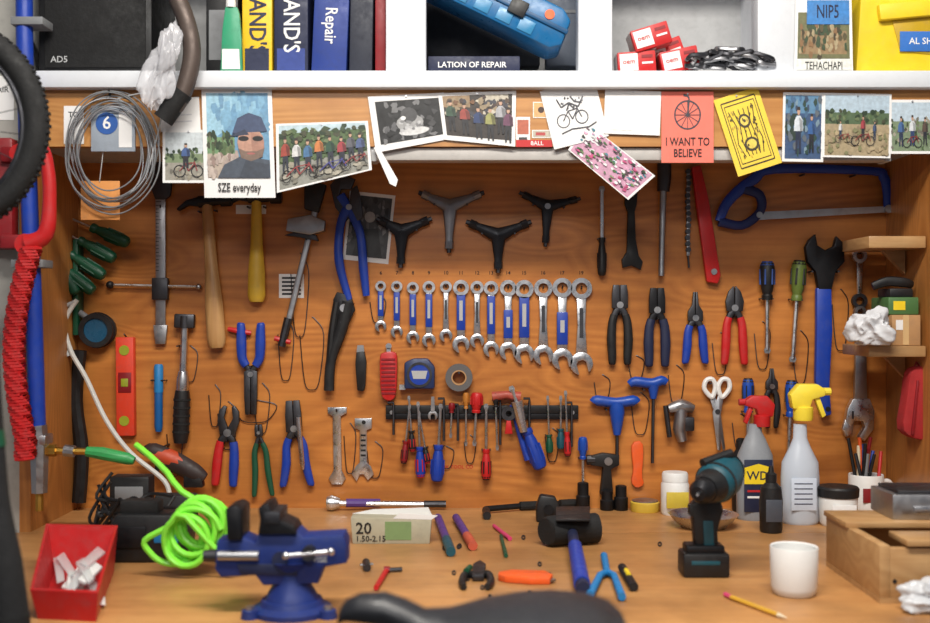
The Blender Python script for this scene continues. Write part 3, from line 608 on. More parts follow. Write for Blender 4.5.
g=G('pick_tool'); g.tube([(516,400,17),(520,418,17),(523,430,17)],[6,5,4],chrome,n=10); g.tube([(520,418,4),(520,418,14)],2,dsteel); g.done()
g=G('spoke_wrench'); g.ring(508,412,15,18,7,3,dsteel); g.poly([(506,418),(510,418),(512,432),(504,432)],15,18,red,0.6); g.tube([(508,406,4),(508,406,16)],1,dsteel); g.done()
g=G('cone_wrench'); cjaw(g,433,415,5,4,6,8,steel); g.poly([(431,411),(435,411),(434.5,396),(431.5,396)],6,8,steel); g.done()
g=G('t_handle_hex_wrench'); g.tube([(592,402,8),(596,400,8),(615,402,8),(632,400,8),(636,402,8)],[4,5.5,5,5.5,4],pblue,n=12,cs=3); g.tube([(615,402,8),(616,412,8),(616,434,8)],[7,7.5,3.5],pblue,n=12,cs=2); g.tube([(616,430,8),(616,458,8)],1.8,dsteel,n=6)
g.tube([(605,409,0),(605,409,12)],.8,dsteel); g.done()
g=G('t_handle_hex_wrench'); g.tube([(628,384,8),(634,381,8),(650,383,8),(660,380,8),(665,382,8)],[3.5,5,5.2,5,3.5],pblue,n=12,cs=3); g.tube([(652,384,8),(652,398,8)],[6,3],pblue,n=12,cs=2); g.tube([(652,395,8),(651,462,8)],1.6,dsteel,n=6)
g.tube([(642,389,0),(642,389,12)],.8,dsteel); g.done()
g=G('crank_puller'); g.poly([(590,455),(602,452),(618,454),(618,464),(610,468),(612,492),(603,498),(599,492),(602,466),(590,464)],2,10,black,1.2); g.tube([(586,459,6),(594,459,6)],[5,5],dsteel,n=10); g.disc(607,460,10,11.5,4,steel); g.done()
g=G('tire_lever'); g.poly([(631,442),(642,440),(643,455),(641,475),(644,484),(636,488),(630,482),(633,470),(631,455)],1,5,orange,1,sm=1); g.done()
g=G('headset_press'); g.tube([(667,408,8),(680,405,8),(692,408,8)],[4,7,4],steel,n=10,cs=2); g.tube([(680,405,8),(678,428,8),(681,440,8)],[6,7,5],steel,n=12); g.box(674,416,692,430,3,13,dsteel,1.5); g.tube([(664,405,8),(668,436,8)],[2.5,2.5],dsteel); g.done()
g=G('scissors')
g.tube([(709,396,6),(703,388,6),(705,380,6),(711,379,6),(714,386,6),(712,395,6)],2.4,white,n=8,cs=4,closed=True)
g.tube([(722,396,6),(728,388,6),(727,380,6),(721,379,6),(717,386,6),(719,395,6)],2.4,white,n=8,cs=4,closed=True)
g.poly([(708,396),(713,394),(719,410),(724,448),(722,450),(714,415)],4,5.5,steel,0.3); g.poly([(722,396),(717,394),(711,412),(716,449),(719,450),(719,415)],5.5,7,steel,0.3); g.disc(716,411,7,8,2.5,dsteel); g.tube([(709,383,0),(709,383,9)],.8,dsteel); g.done()
# ---------------------------------------------------------------- right upper
screwdriver('long_screwdriver',601,276,180,38,4.5,48,2,black,None,d=7)
g=G('chainring_wrench'); g.poly([(625,190),(637,190),(636,205),(634,212),(635,240),(638,256),(642,262),(640,270),(631,266),(622,268),(621,260),(626,252),(627,212),(624,205)],2,6,black,0.8); hook(g,631,197,7); g.done()
g=G('seatpost_rod'); g.tube([(663,164,7),(663,180,7),(662,192,7)],[7,7,6],dsteel,n=14); g.tube([(662,190,7),(660,276,7)],[3.4,3.0],steel,n=12); g.done()
g=G('chain_whip')
for k in range(14):
    g.disc(687+.6*sin(k),172+k*6,3,7,2.6,dsteel,n=10); g.box(685.5,172+k*6,688.5,178+k*6,3.5,6.5,steel,0.3)
g.tube([(687,256,5),(688,268,5)],[1,1],dsteel); g.done()
g=G('freewheel_remover'); g.poly([(690,168),(699,166),(707,200),(719,276),(716,284),(705,282),(698,230)],2,9,red,1.5); g.disc(712,272,9,10,3,steel); g.done()
g=G('hacksaw')
g.tube([(717,222,9),(724,205,9),(736,192,9),(752,180,9),(772,170,9),(868,172,9),(880,178,9),(884,192,9),(884,212,9)],[4.5,5,5.5,5.5,4.8,4.2,5,5,4],blue,n=10,cs=4,fl=.7)
g.tube([(717,222,9),(740,226,9),(758,212,9),(757,196,9),(742,190,9)],[5,4.5,4.5,5,5],mat('saw_dark',(15,35,95),0.4),n=10,cs=4,fl=.8)
g.poly([(752,213),(884,207),(884,213),(752,221)],8.3,9.7,steel); g.disc(884,210,7,13,4,steel); g.disc(756,216,7,14,3,steel)
g.tube([(800,176,0),(800,176,14)],1,dsteel); g.tube([(850,177,0),(850,177,14)],1,dsteel); g.done()
pliers('lineman_pliers',619,305,0,20,8,58,8,black,kind='slab',es=7.5,hr=4.2)
pliers('side_cutters',656,310,0,22,8,55,8,navy,kind='slab',es=8,hr=4.6,metal=blackm)
pliers('needle_nose_pliers',694,318,0,26,7.5,44,7.5,blue,kind='needle',es=10,hr=4)
pliers('slip_joint_pliers',733,308,0,22,8,55,8,red,kind='cut',es=10,hr=4.1)
screwdriver('screwdriver',765,262,0,38,7.5,50,2.2,black,mat('sd_blue',(30,65,135),0.4),d=8)
screwdriver('screwdriver',797,261,4,40,7.5,58,2.4,mat('dull_green',(92,110,45),.4),black,d=8)
g=G('pedal_wrench'); P=[(806,240),(812,235),(814,246),(822,251),(830,247),(833,237),(840,244),(841,262),(832,272),(828,290),(815,290),(812,272),(804,262),(802,248)]
g.poly(P,5,12,blackm,1.2); g.poly([(813,288),(828,288),(829,330),(826,386),(828,414),(818,416),(812,380),(813,330)],4,12,blue,2); g.disc(824,408,12,12.4,2.5,black)
g.tube([(808,272,0),(808,272,14)],1,dsteel); g.tube([(834,272,0),(834,272,14)],1,dsteel); g.done()
g=G('ring_wrench'); g.ring(857,256,4,9,7,3.8,chrome); g.poly([(854,262),(860,262),(859,296),(855,296)],4.5,8,chrome,0.6); g.ring(857,301,4,9,7.5,4,dsteel); hook(g,857,254,10); g.done()
g=G('adjustable_wrench').at(857,312,0)
g.ring(0,0,5,10,6,3,steel); g.poly([(-4,5),(4,5),(6,40),(7,88),(-6,88),(-5,40)],5,10,steel,1)
g.poly([(-8,86),(9,86),(14,98),(13,116),(4,128),(-2,124),(4,114),(2,108),(-6,108),(-10,114),(-15,108),(-13,96)],4,11,chrome,1.2); g.poly([(-15,106),(-6,109),(-8,120),(-14,124),(-18,116)],5,10,chrome,0.8); g.tube([(-8,98,8),(-8,106,8)],3.2,dsteel,n=10); hook(g,0,-1,12); g.done()
pliers('parallel_pliers',770,386,0,18,6,40,5.5,black,kind='needle',hr=3)
screwdriver('nut_driver',746,378,0,34,5.8,34,2.2,pblue,black,d=8)
screwdriver('nut_driver',789,380,2,36,5.8,38,2.4,pblue,black,d=8)
g=G('wire_tool_hooks')
for (u,v,w,h) in ((175,430,8,40),(215,392,6,30),(300,268,9,60),(286,330,8,44),(228,410,10,34),(262,392,8,36),(312,330,12,52),(350,432,6,36),(375,448,8,26),(602,380,8,22),(636,360,8,18),(720,340,8,30),(762,330,8,34),(800,340,8,38),(676,372,8,28),(446,450,8,16),(470,440,6,20),(552,434,7,24),(640,400,9,30),(740,420,8,26),(255,404,22,16),(190,352,8,26),(378,300,8,20),(840,300,8,44)):
    g.tube([(u-w,v+h*.1,1),(u-w*.6,v+h,1.6),(u,v+h*1.15,2),(u+w*.6,v+h,1.6),(u+w,v+h*.1,1),(u+w*.3,v-h*.2,1),(u,v-h*.25,.6)],0.5,dsteel,n=5,cs=4)
g.done()
# ---------------------------------------------------------------- left edge things
g=G('air_pipe',plane(-0.27)); g.tube([(26,-60,4),(26,30,4),(29,150,4),(35,300,4),(39,430,4)],8.2,blue,n=14,cs=2); g.tube([(39,425,4),(41,445,4),(41,492,4)],[9.5,9.5,8],steel,n=8)
g.tube([(41,450,4),(92,451,4)],[3.5,3.5],brass,n=8); g.tube([(48,450,4),(58,450,4)],6,brass,n=6); g.tube([(66,450,4),(76,451,4)],[6,6],steel,n=10); g.tube([(88,451,4),(104,453,4),(130,458,6),(136,460,6)],[5,6.5,6,4],mat('coupler_green',(50,150,80),0.35),n=10); g.tube([(41,490,4),(41,510,4)],[4,4],brass,n=8)
g.box(30,434,50,444,-10,12,steel,1.5)
for vv in (20,260): g.box(16,vv,48,vv+8,-14,14,grey,1)
g.done()
g=G('wall_telephone',plane(-0.25)); 
g.box(-30,140,20,250,0,18,dred,4)
g.tube([(34,156,30),(50,152,30),(59,172,30),(61,205,30),(57,236,30),(40,246,30)],[9,9,6.5,6.5,8,9.5],red,n=12,cs=4); g.tube([(32,158,18),(32,158,34)],[10,9],red,n=14); g.tube([(38,246,18),(38,246,34)],[11,10],red,n=14); g.box(10,150,34,165,14,24,dred,2); g.box(10,236,36,250,14,24,dred,2)
for r in range(4):
    for c in range(3): g.box(-24+c*10,165+r*12,-18+c*10,173+r*12,18,20,paper,0.6)
P=[]
for k in range(0,420):
    t=k/419; P.append((44-14*sin(pi*min(1,t*1.1))-6*t+9*cos(k*1.0),250+ t*205,32+9*sin(k*1.0)))
g.tube(P,2.2,red,n=6); g.done()
g=G('notice_paper',plane(-0.24)); g.box(-8,76,14,120,0,0.5,paper); g.text('AIR',3,90,.6,8,black); g.done()
g=G('black_hose'); g.tube([(84,350,12),(80,400,12),(86,450,12),(84,500,14)],7,black,n=10,cs=4); g.tube([(84,360,0),(84,360,14)],2,dsteel); g.done()
g=G('white_hose',plane(-0.05)); g.tube([(78,300,3),(66,322,3),(72,350,4),(88,378,5),(108,420,5),(132,452,5),(166,480,6),(172,500,8)],2.4,mat('hose_white',(205,205,200),0.4),n=8,cs=6); g.tube([(76,302,3),(62,310,4),(58,330,4),(70,356,4)],2.2,lgrey,n=8,cs=5); g.done()
g=G('bicycle_wheel',plane(-0.62))
def circ(x,y,R0,d,n=48): return [(x+R0*cos(2*pi*k/n),y+R0*sin(2*pi*k/n),d) for k in range(n)]
WX=-62
g.tube(circ(WX,126,99,0),12,rubber,n=14,closed=True); g.tube(circ(WX,126,85,0),3.5,dsteel,n=8,closed=True); g.tube([(WX,126,-14),(WX,126,14)],7,dsteel,n=10)
for k in range(20): a=k*pi/10; g.tube([(WX+6*cos(a),126+6*sin(a),6*(-1)**k),(WX+82*cos(a+.1),126+82*sin(a+.1),0)],.4,dsteel,n=4)
for k in range(110):
    a=k*2*pi/110; g.at(WX,126,math.degrees(a)); g.box(109.8,-1.6,112,1.6,-5+3*(k%2),5-3*((k+1)%2),rubber,0.3)
g.at(0,0); g.tube([(WX,126,16),(WX,-120,16),(WX,-598,16)],[3,3,3],dsteel); g.tube([(WX,126,0),(WX,126,16)],2.5,dsteel); g.done()
JF=plane(-0.95)
g=G('coat_stand',JF); zt=lambda z: 311.5+(ZC-z)/JF[1]
g.tube([(-46,zt(1.55),0),(-46,zt(0.03),0)],9,black,n=14); g.sph(-46,zt(1.57),0,16,16,16,black)
for a in range(4): g.tube([(-46,zt(.10),0),(-46+110*cos(a*pi/2+.6),zt(.01),110*sin(a*pi/2+.6))],8,black,n=10)
g.tube([(-46,zt(1.44),0),(-18,zt(1.42),0),(-10,zt(1.45),0)],5,black,n=10,cs=3); g.done()
jb=mat('jacket_black',(20,20,22),0.85,bump=.5,scale=300)
g=G('black_jacket',JF)
bm=bmesh.new(); rows=[]; NN=40
for j in range(30):
    t=j/29; v=248+t*520; wv=16+22*min(1,t*3)+16*t
    row=[]
    for k in range(NN):
        a=2*pi*k/NN; f=1+.12*sin(a*5+t*4)+.07*sin(a*9-t*7)
        c=g.p(-46,v,0); row.append(bm.verts.new(c+Vector((cos(a)*wv*f*g.s,sin(a)*wv*f*.6*g.s,0))))
    rows.append(row)
for j in range(29):
    for k in range(NN): bm.faces.new((rows[j][k],rows[j][(k+1)%NN],rows[j+1][(k+1)%NN],rows[j+1][k]))
bm.faces.new(rows[0]); bm.faces.new(rows[-1])
g.dump(bm,jb)
g.tube([(-34,254,6),(-20,280,8),(-11,340,10),(-6,420,11),(0,500,12),(10,560,14),(16,612,14)],[10,11,12,13,14,17,18],jb,n=16,cs=4); g.tube([(-6,430,11),(-4,446,11)],[14,14.2],green,n=16)
g.tube([(16,610,14),(16,624,14)],[18.8,18.8],rubber,n=16)
g.done()
# ---------------------------------------------------------------- right side shelves
PR=plane(-0.20)
g=G('side_shelf',PR)
for (a,b) in ((236,248),(346,357)):
    g.box(869,a,926,b,-78,0,WOODC,1); g.poly([(903,b),(926,b),(926,b+24)],-60,-52,WOODC)
g.done()
g=G('cardboard_box',PR); g.box(895,315,924,345.8,-70,-8,card,0.8); g.box(899,320,912,330,-8,-7.6,paper); g.box(906,315,912,345,-8,-7.4,mat('tape_tan',(205,170,120),0.4)); g.done()
g=G('sponge_pack',PR); g.box(893,297,924,314.8,-60,-12,mat('gr_pack',(70,110,60),0.5),1.5); g.box(896,288,920,297,-50,-16,black,1.5); g.box(898,301,910,310,-12,-11.6,yellow); g.done()
g=G('rubber_strap',PR); g.tube([(880,286,-20),(895,281,-20),(912,282,-20),(922,284,-25)],[4,5,5,4],black,n=10,cs=4,fl=.6); g.done()
crumple('white_rag',plane(-0.21),873,329,25,22,20,mat('rag_white',(205,205,208),.9,dirt=.2),4.0,amp=.8)
g=G('red_cloth_bag',plane(-0.17))
g.poly([(908,374),(914,367),(926,366),(932,372),(932,400),(936,430),(924,441),(908,437),(900,428),(905,400)],-12,4,mat('cloth_red',(158,32,34),0.85,bump=.4,scale=80),3,sm=1); g.poly([(915,380),(917,380),(912,434),(909,434)],3,6,dred,.6); g.tube([(915,370,-4),(918,362,-4),(922,368,-4)],1.2,dred); g.done()
# ---------------------------------------------------------------- bench: bottles etc
def mug(name,vb,u,r,top,m,hs=1):
    g=G(name,up(vb))
    g.lathe(u,0,[(r*.86,vb),(r*.93,vb-1.5),(r,vb-6),(r,top+1),(r*.97,top),(r*.9,top+1),(r*.88,vb-5),(0,vb-4)],m,n=36)
    h=vb-top
    g.tube([(u+hs*r*.95,top+h*.2,0),(u+hs*r*1.35,top+h*.2,0),(u+hs*r*1.6,top+h*.45,0),(u+hs*r*1.35,top+h*.75,0),(u+hs*r*.93,top+h*.8,0)],r*.14,m,n=10,cs=5)
    return g
g=G('coffee_mug',up(594))
g.lathe(794,0,[(18,594),(20,592.5),(22.5,586),(23.5,547),(23,546),(21.4,547),(20.5,588),(0,589)],white,n=40)
g.tube([(796,556,-22),(798,556,-34),(799,566,-38),(798,580,-32),(796,582,-20)],3,white,n=10,cs=5); g.done()
def trigger(g,u,v,m,dirn=-1,k=1.0):
    g.lathe(u,0,[(7*k,v+14*k),(7.5*k,v+12*k),(7.5*k,v+4*k),(5*k,v+3*k)],m,n=20)
    g.poly([(u-dirn*9*k,v+5*k),(u-dirn*11*k,v-6*k),(u-dirn*4*k,v-14*k),(u+dirn*10*k,v-14*k),(u+dirn*16*k,v-10*k),(u+dirn*16*k,v-5*k),(u+dirn*6*k,v-2*k),(u+dirn*4*k,v+5*k)],-5*k,5*k,m,1.5)
    g.poly([(u+dirn*8*k,v-4*k),(u+dirn*12*k,v-4*k),(u+dirn*17*k,v+10*k),(u+dirn*14*k,v+12*k)],-3*k,3*k,m,0.8)
    g.tube([(u+dirn*15*k,v-8*k,0),(u+dirn*21*k,v-8*k,0)],3*k,m,n=10)
g=G('spray_bottle',up(519))
g.lathe(755,0,[(17,519),(18.5,516),(18.5,470),(17.5,455),(11,440),(7,432),(6.5,424)],mat('grey_bottle',(140,144,150),0.35),n=32,sy=.7)
g.poly([(741,458),(769,458),(769,510),(741,510)],12,13.2,mat('label_navy',(26,34,62),.4),0.5); g.poly([(741,466),(755,462),(769,466),(769,482),(741,482)],13.2,13.6,yellow); g.text('WD',754,474,13.8,12,navy); g.box(744,488,766,490,13.2,13.5,red); g.box(744,494,766,496,13.2,13.5,paper); trigger(g,762,411,red,-1,1.1); g.done()
g=G('spray_bottle',up(523))
g.lathe(800,0,[(17,523),(19,520),(19,478),(18,462),(10,446),(7,438),(6.5,424)],bottle,n=32,sy=.75); g.lathe(800,0,[(15,521),(17,519),(17,490),(16,484)],mat('liquid',(175,190,205),0.2,0,.02),n=32,sy=.75)
g.poly([(787,476),(812,476),(812,508),(787,508)],14.2,14.8,mat('lab_w',(200,210,225),0.5),0.3)
for k in range(5): g.box(790,481+k*5,808,482+k*5,14.8,15,navy)
trigger(g,803,402,mat('trig_yellow',(245,218,62),0.35,dirt=.1),1,1.3); g.done()
g=G('lubricant_bottle',up(532)); g.lathe(771,0,[(10,532),(11,530),(11.5,500),(10,487),(5,482),(4.5,478)],black,n=26); g.lathe(771,0,[(5.5,482),(5.5,474),(3,472),(2,466)],black,n=18); g.box(763,498,779,520,10.5,11.8,mat('lub_lab',(70,75,85),0.4),0.4); g.done()
g=G('lubricant_bottle',up(511)); g.lathe(741,0,[(8,511),(9,509),(9,462),(7,452),(4,448)],black,n=24); g.lathe(741,0,[(5,450),(5,440),(3,438)],black,n=18); g.box(734,470,748,500,8.3,9.4,mat('lub_lab2',(140,150,160),0.4),0.3); g.done()
g=G('grease_jar',up(514)); g.lathe(675,0,[(13,514),(14,512),(14,484),(12,480)],white,n=28); g.lathe(675,0,[(13,481),(13,474),(12,472)],white,n=28); g.box(664,490,686,506,13,14.4,mat('dull_yel',(205,180,60),.5),0.4); g.done()
g=G('plastic_tub',up(525)); g.lathe(838,0,[(16,525),(18,522),(19,497),(18,494)],white,n=32); g.lathe(838,0,[(20,496),(20.5,488),(19,486)],black,n=32); g.box(826,502,850,518,18,19.3,paper,0.3); g.done()
g=mug('pen_mug',512,866,17,474,white)
g.box(857,486,875,500,16.5,17.3,dred,0.3)
random.seed(4)
for i in range(11):
    u=866+random.uniform(-10,10); a=random.uniform(-14,14); m=[black,blue,orange,red,grey,cream,dsteel,black,dblue,dred,black][i]
    g.tube([(u,504,random.uniform(-8,8)),(u+a*.9,448+random.uniform(-12,8),random.uniform(-8,8))],[1.8,1.8],m,n=8)
g.done()
g=G('enamel_mug',up(506)); 
g.lathe(912,0,[(17,506),(19,504),(20,470),(19.5,441),(18,440),(17.5,500),(0,501)],cream,n=36); g.tube([(893,452,0),(884,452,0),(882,468,0),(886,486,0),(893,488,0)],2.4,cream,n=10,cs=5); g.done()
g=G('parts_bowl',up(527)); g.lathe(703,0,[(18,527),(22,526.5),(30,519),(34,514),(35,513.5),(33.5,514.5),(29,520.5),(21,525.5),(0,525.6)],chrome,n=40); g.done()
g=G('wooden_crate',WLD)
x0,x1,y0,y1,h=0.558,0.90,0.50,0.72,0.078
z0=BZ
g.box(x0,z0,x1,z0+0.008,y0,y1,WOODC); g.box(x0,z0+.008,x0+.014,z0+h,y0,y1,WOODC,.001); g.box(x1-.014,z0+.008,x1,z0+h,y0,y1,WOODC,.001); g.box(x0+.014,z0+.008,x1-.014,z0+h,y0,y0+.014,WOODC,.001); g.box(x0+.014,z0+.008,x1-.014,z0+h-.004,y1-.014,y1,WOODC,.001)
g.box(x0-.004,z0+h,x1,z0+h+.008,y0,y0+.10,WOODC,.001); g.box(x0+.035,z0+h,x1,z0+h+.008,y1-.06,y1+.006,WOODC,.001)
for xx in (x0+.02,x0+.12): g.tube([(xx,z0+.03,y1),(xx,z0+.03,y1+.001)],.003,dsteel)
g.done()
g=G('steel_drawer_unit',WLD)
g.box(.63,z0+h+.008,.90,z0+h+.045,.49,.58,steel,.002); g.box(.64,z0+h+.045,.89,z0+h+.05,.495,.575,dsteel,.001); g.box(.66,z0+h+.018,.70,z0+h+.028,.58,.586,chrome,.001); g.done()
crumple('plastic_bag',up(611),932,597,34,20,24,mat('bag_white',(210,212,216),.25,alpha=.8),2.2,amp=.8)
g=G('cordless_drill',up(574)).at(0,4)
g.box(680,546,726,570,-14,18,black,3); g.box(684,539,722,548,-11,14,blackm,2.5); g.box(688,553,716,557,18,18.6,teal,0.3)
g.poly([(694,545),(692,520),(690,500),(700,490),(718,492),(722,505),(716,525),(717,545)],-8,9,black,3); g.poly([(702,540),(701,515),(711,515),(712,540)],9,10.5,teal,1)
g.tube([(730,468,-22),(729,469,-14),(722,473,0),(711,477,16),(708,478,20)],[13,18,21,20,16],teal,n=24,cs=2)
g.tube([(731,467,-24),(728,469,-12)],[13,19.5],black,n=24); g.tube([(714,476,11),(712,477,14)],[21,21],black,n=24)
g.tube([(708,478,20),(703,479,27),(698,480,33)],[17,16,13],black,n=22); g.tube([(698,480,33),(692,481,42),(688,482,48)],[12,12,7],blackm,n=16); g.tube([(688,482,48),(686,482,54)],[2,1.5],chrome,n=6)
g.tube([(732,450,-4),(700,458,12)],[5,5],black,n=10); g.poly([(688,500),(694,498),(694,514),(688,510)],-3,8,black,1); g.done()
# vise
g=G('bench_vise',up(612))
g.lathe(292,0,[(40,612),(40,607),(32,603),(30,598)],dblue,n=36); g.lathe(292,0,[(27,600),(24,592),(18,582),(17,570),(24,560)],dblue,n=30)
for k in range(3): g.tube([(292+44*cos(k*2.1+.5),612,44*sin(k*2.1+.5)),(292+44*cos(k*2.1+.5),604,44*sin(k*2.1+.5))],[9,8],dblue,n=14); g.tube([(292+44*cos(k*2.1+.5),604,44*sin(k*2.1+.5)),(292+44*cos(k*2.1+.5),600,44*sin(k*2.1+.5))],[4.5,4.5],steel,n=6)
g.poly([(220,538),(246,534),(258,540),(262,528),(300,528),(306,534),(345,532),(348,540),(348,560),(326,564),(320,580),(266,582),(258,572),(224,574),(218,566)],-16,16,dblue,3)
g.poly([(262,530),(264,516),(262,504),(272,500),(278,514),(296,522),(300,530)],-22,22,blackm,1.5); g.box(268,508,284,520,-23,23,dsteel,1)
g.poly([(232,536),(230,505),(240,502),(246,506),(246,536)],-22,22,blackm,1.5)
g.tube([(222,552,16),(262,552,17)],[5,5],steel,n=14); g.tube([(312,548,16),(312,548,28)],[7,7],dsteel,n=16); g.tube([(290,550,26),(334,546,26)],[2.6,2.6],chrome,n=10); g.sph(290,550,26,4,4,4,chrome); g.sph(334,546,26,4,4,4,chrome)
g.disc(283,556,16,18,8,navy); g.poly([(240,560),(300,560),(300,572),(244,570)],16,18,navy,1); g.text('VISE',322,556,16.3,8,lgrey)
g.tube([(218,556,0),(204,556,0)],[7,6],dsteel,n=14); g.done()
g=G('coiled_air_hose',up(575))
P=[(118,452,-60),(135,462,-50),(158,478,-35),(178,494,-15)]
for k in range(110):
    t=k/109; a=k*0.62
    P.append((198+22*cos(a)*1.0+8*sin(t*5), 520+ 14*t+ 24*sin(a)+ 6*sin(t*9), -6+22*t-8*cos(a*.5)))
P+=[(236,560,20),(242,525,20),(238,512,20)]
g.tube(P,3.2,lime,n=8,cs=2); 
P=[(176+28*cos(a*.5)+22*(1 if a>6 else 0),534+28*sin(a*.5),6+a) for a in range(0,13)]
g.tube(P,3.2,lime,n=8,cs=4); g.done()
g=G('battery_charger',up(560)); g.poly([(112,560),(190,560),(192,530),(180,512),(120,512),(110,530)],-18,14,black,3); g.box(120,524,150,545,14,15.5,blackm,1); g.box(158,530,182,540,14,15,cyan,0.5); g.box(122,500,160,513,-14,8,rubber,2); g.done()
g=G('power_adapter',up(526)); g.box(112,475,152,526,-12,10,black,3); g.box(118,485,146,500,10,10.6,grey,0.4); g.box(156,494,196,526,-12,8,mat('pa2',(30,32,34),.5),3); g.done()
g=G('power_cables',up(545)); random.seed(9)
for k in range(8):
    P=[(96+random.uniform(0,20),480+random.uniform(-10,25),random.uniform(0,10))]
    for j in range(5): P.append((100+20*j*.9+random.uniform(-14,14),random.uniform(495,543),random.uniform(0,24)))
    g.tube(P,1.7,black if k%4 else blackm,n=6,cs=5)
g.done()
g=G('red_parts_bin',flat(600))
def tray(g,B,T,m,th=2.5):
    bm=bmesh.new(); cb=(sum(p[0] for p in B)/4,sum(p[1] for p in B)/4)
    def inn(p,c,t): dx,dy=c[0]-p[0],c[1]-p[1]; L=math.hypot(dx,dy); return (p[0]+dx/L*t,p[1]+dy/L*t)
    ob=[bm.verts.new(g.p(p[0],p[1],0)) for p in B]; ot=[bm.verts.new(g.p(p[0],p[1],p[2])) for p in T]
    it=[]; ib=[]
    for p in T: q=inn(p,cb,th*1.4); it.append(bm.verts.new(g.p(q[0],q[1],p[2])))
    for p in B: q=inn(p,cb,th*1.4); ib.append(bm.verts.new(g.p(q[0],q[1],2)))
    for i in range(4):
        j=(i+1)%4
        bm.faces.new((ob[i],ob[j],ot[j],ot[i])); bm.faces.new((ot[i],ot[j],it[j],it[i])); bm.faces.new((it[i],it[j],ib[j],ib[i]))
    bm.faces.new(ob); bm.faces.new(ib); g.dump(bm,m)
tray(g,[(38,619),(96,622),(114,572),(52,570)],[(30,619.5,28),(98,623,28),(118,568,48),(46,566,48)],mat('bin_red',(184,28,30),0.35))
g.done()
g=G('plastic_parts_bags',flat(600)); random.seed(2)
for k in range(12):
    u=random.uniform(58,94); v=random.uniform(584,604); a=random.uniform(0,180)
    g.at(u,v,a); g.poly([(-13,-5),(12,-4),(14,4),(-12,5)],3+k*2.4,4.5+k*2.4+random.uniform(0,2),clear if k%3 else white,0.6)
    if k%3==0: g.tube([(-8,0,4+k*2.4),(8,0,4+k*2.4)],2,grey)
g.at(0,0)
g.done()
# ---------------------------------------------------------------- bench flat items
def fl(name,v): return G(name,flat(v))
g=G('inner_tube_carton',up(541)).at(392,541,0)
g.poly([(-38,0),(38,0),(40,-24),(-40,-26)],-10,14,mat('carton',(170,164,142),0.7),0.6)
g.poly([(-40,-26),(40,-24),(36,-32),(-20,-30)],-10,-8,paper); g.poly([(2,-25),(40,-24),(46,-28),(8,-30)],12,14,paper)
g.box(-6,-22,20,-4,14,14.4,mat('cart_gr',(120,145,95),.6)); g.text('20',-27,-15,14.6,16,black); g.text('1.50-2.15',-20,-5,14.6,8,black); g.done()
g=fl('torque_driver',512); g.tube([(327,511,8),(332,511,8),(340,511,8)],[7,8,5],chrome,n=14); g.tube([(338,511,8),(420,510,6),(424,510,6)],[3,3,3],chrome,n=10); g.tube([(346,511,8),(380,510,7)],[4.4,4.4],purple,n=10); g.tube([(424,510,6),(446,510,6)],[3.6,3.6],dsteel,n=10); g.done()
g=fl('sliding_t_bar',512); g.tube([(486,514,5),(520,511,5),(600,506,5)],[3,3,3],blackm,n=10); g.tube([(486,514,4),(487,520,4)],[4,4],black); g.tube([(520,511,5),(545,510,5)],[4.5,4.5],rubber,n=10); g.tube([(560,509,5),(590,507,5)],[4.5,4.5],rubber,n=10); g.done()
g=G('air_blow_gun',up(521)); g.poly([(536,521),(556,521),(560,508),(555,496),(540,494),(536,505)],-6,8,black,2); g.disc(548,508,8,11,5,blackm); g.done()
for u,h,r in ((583,28,7),(607,20,7),(621,25,7)):
    g=G('socket',up(510)); g.lathe(u,0,[(r*.9,510),(r,509),(r,510-h*.5),(r*.8,510-h*.55),(r*.8,510-h+1),(r*.5,510-h)],blackm,n=18); g.done()
g=G('small_parts_tin',up(511)); g.lathe(645,0,[(14,511),(14.5,510),(14.5,502),(13,501)],mat('tin_yel',(208,174,60),.5),n=28); g.lathe(645,0,[(13,502),(13,500),(11,499.5)],steel,n=28); g.done()
for n_,a,b,r,m,m2 in (('marker_pen',(438,522),(451,557),4.2,teal,purple),('marker_pen',(456,522),(473,551),4.2,mat('dull_orange',(190,85,60),.4),purple),('ink_pen',(494,528),(510,541),2,pink,pink),('small_screwdriver',(501,538),(506,558),1.8,green,green)):
    g=fl(n_,540); mx=((a[0]*.35+b[0]*.65),(a[1]*.35+b[1]*.65)); hh=r*1.18
    g.tube([(a[0],a[1],hh),(mx[0],mx[1],hh)],[r,r],m2,n=12); g.tube([(mx[0],mx[1],hh),(b[0],b[1],hh)],[r*1.12,r*1.1],m,n=12); g.done()
g=fl('rubber_mallet',545)
g.tube([(546,547,15.3),(549,546.5,15.3),(596,543,15.3),(599,543,15.3)],[13,15,15,13],rubber,n=24); g.tube([(572,545,15),(574,556,13),(578,575,9),(583,598,7.5)],[5,5.5,6,6],navy,n=12,cs=3); g.tube([(575,560,13),(582,594,8)],[6.6,7],blue,n=12); g.box(556,535,590,550,28,30,black,.5) ; g.done()
g=fl('blue_tripod_tool',585); g.tube([(590,600,5),(600,580,5),(607,577,5)],[4,3.5,3.5],cyan,n=10); g.tube([(622,602,5),(614,580,5),(607,577,5)],[4,3.5,3.5],cyan,n=10); g.tube([(607,577,5),(604,560,5)],[3.5,4],cyan,n=10); g.done()
g=fl('folding_tool',585); g.tube([(622,572,5),(634,592,5)],[4.5,4.5],black,n=10); g.tube([(626,579,9),(629,584,9)],[2.5,2.5],yellow,n=8); g.done()
g=fl('box_cutter',581); g.poly([(499,578),(512,576),(545,577),(553,581),(550,585),(530,585),(505,583),(498,581)],0.2,7,orange,1.2); g.poly([(545,579),(556,583),(549,585)],2,4,steel); g.done()
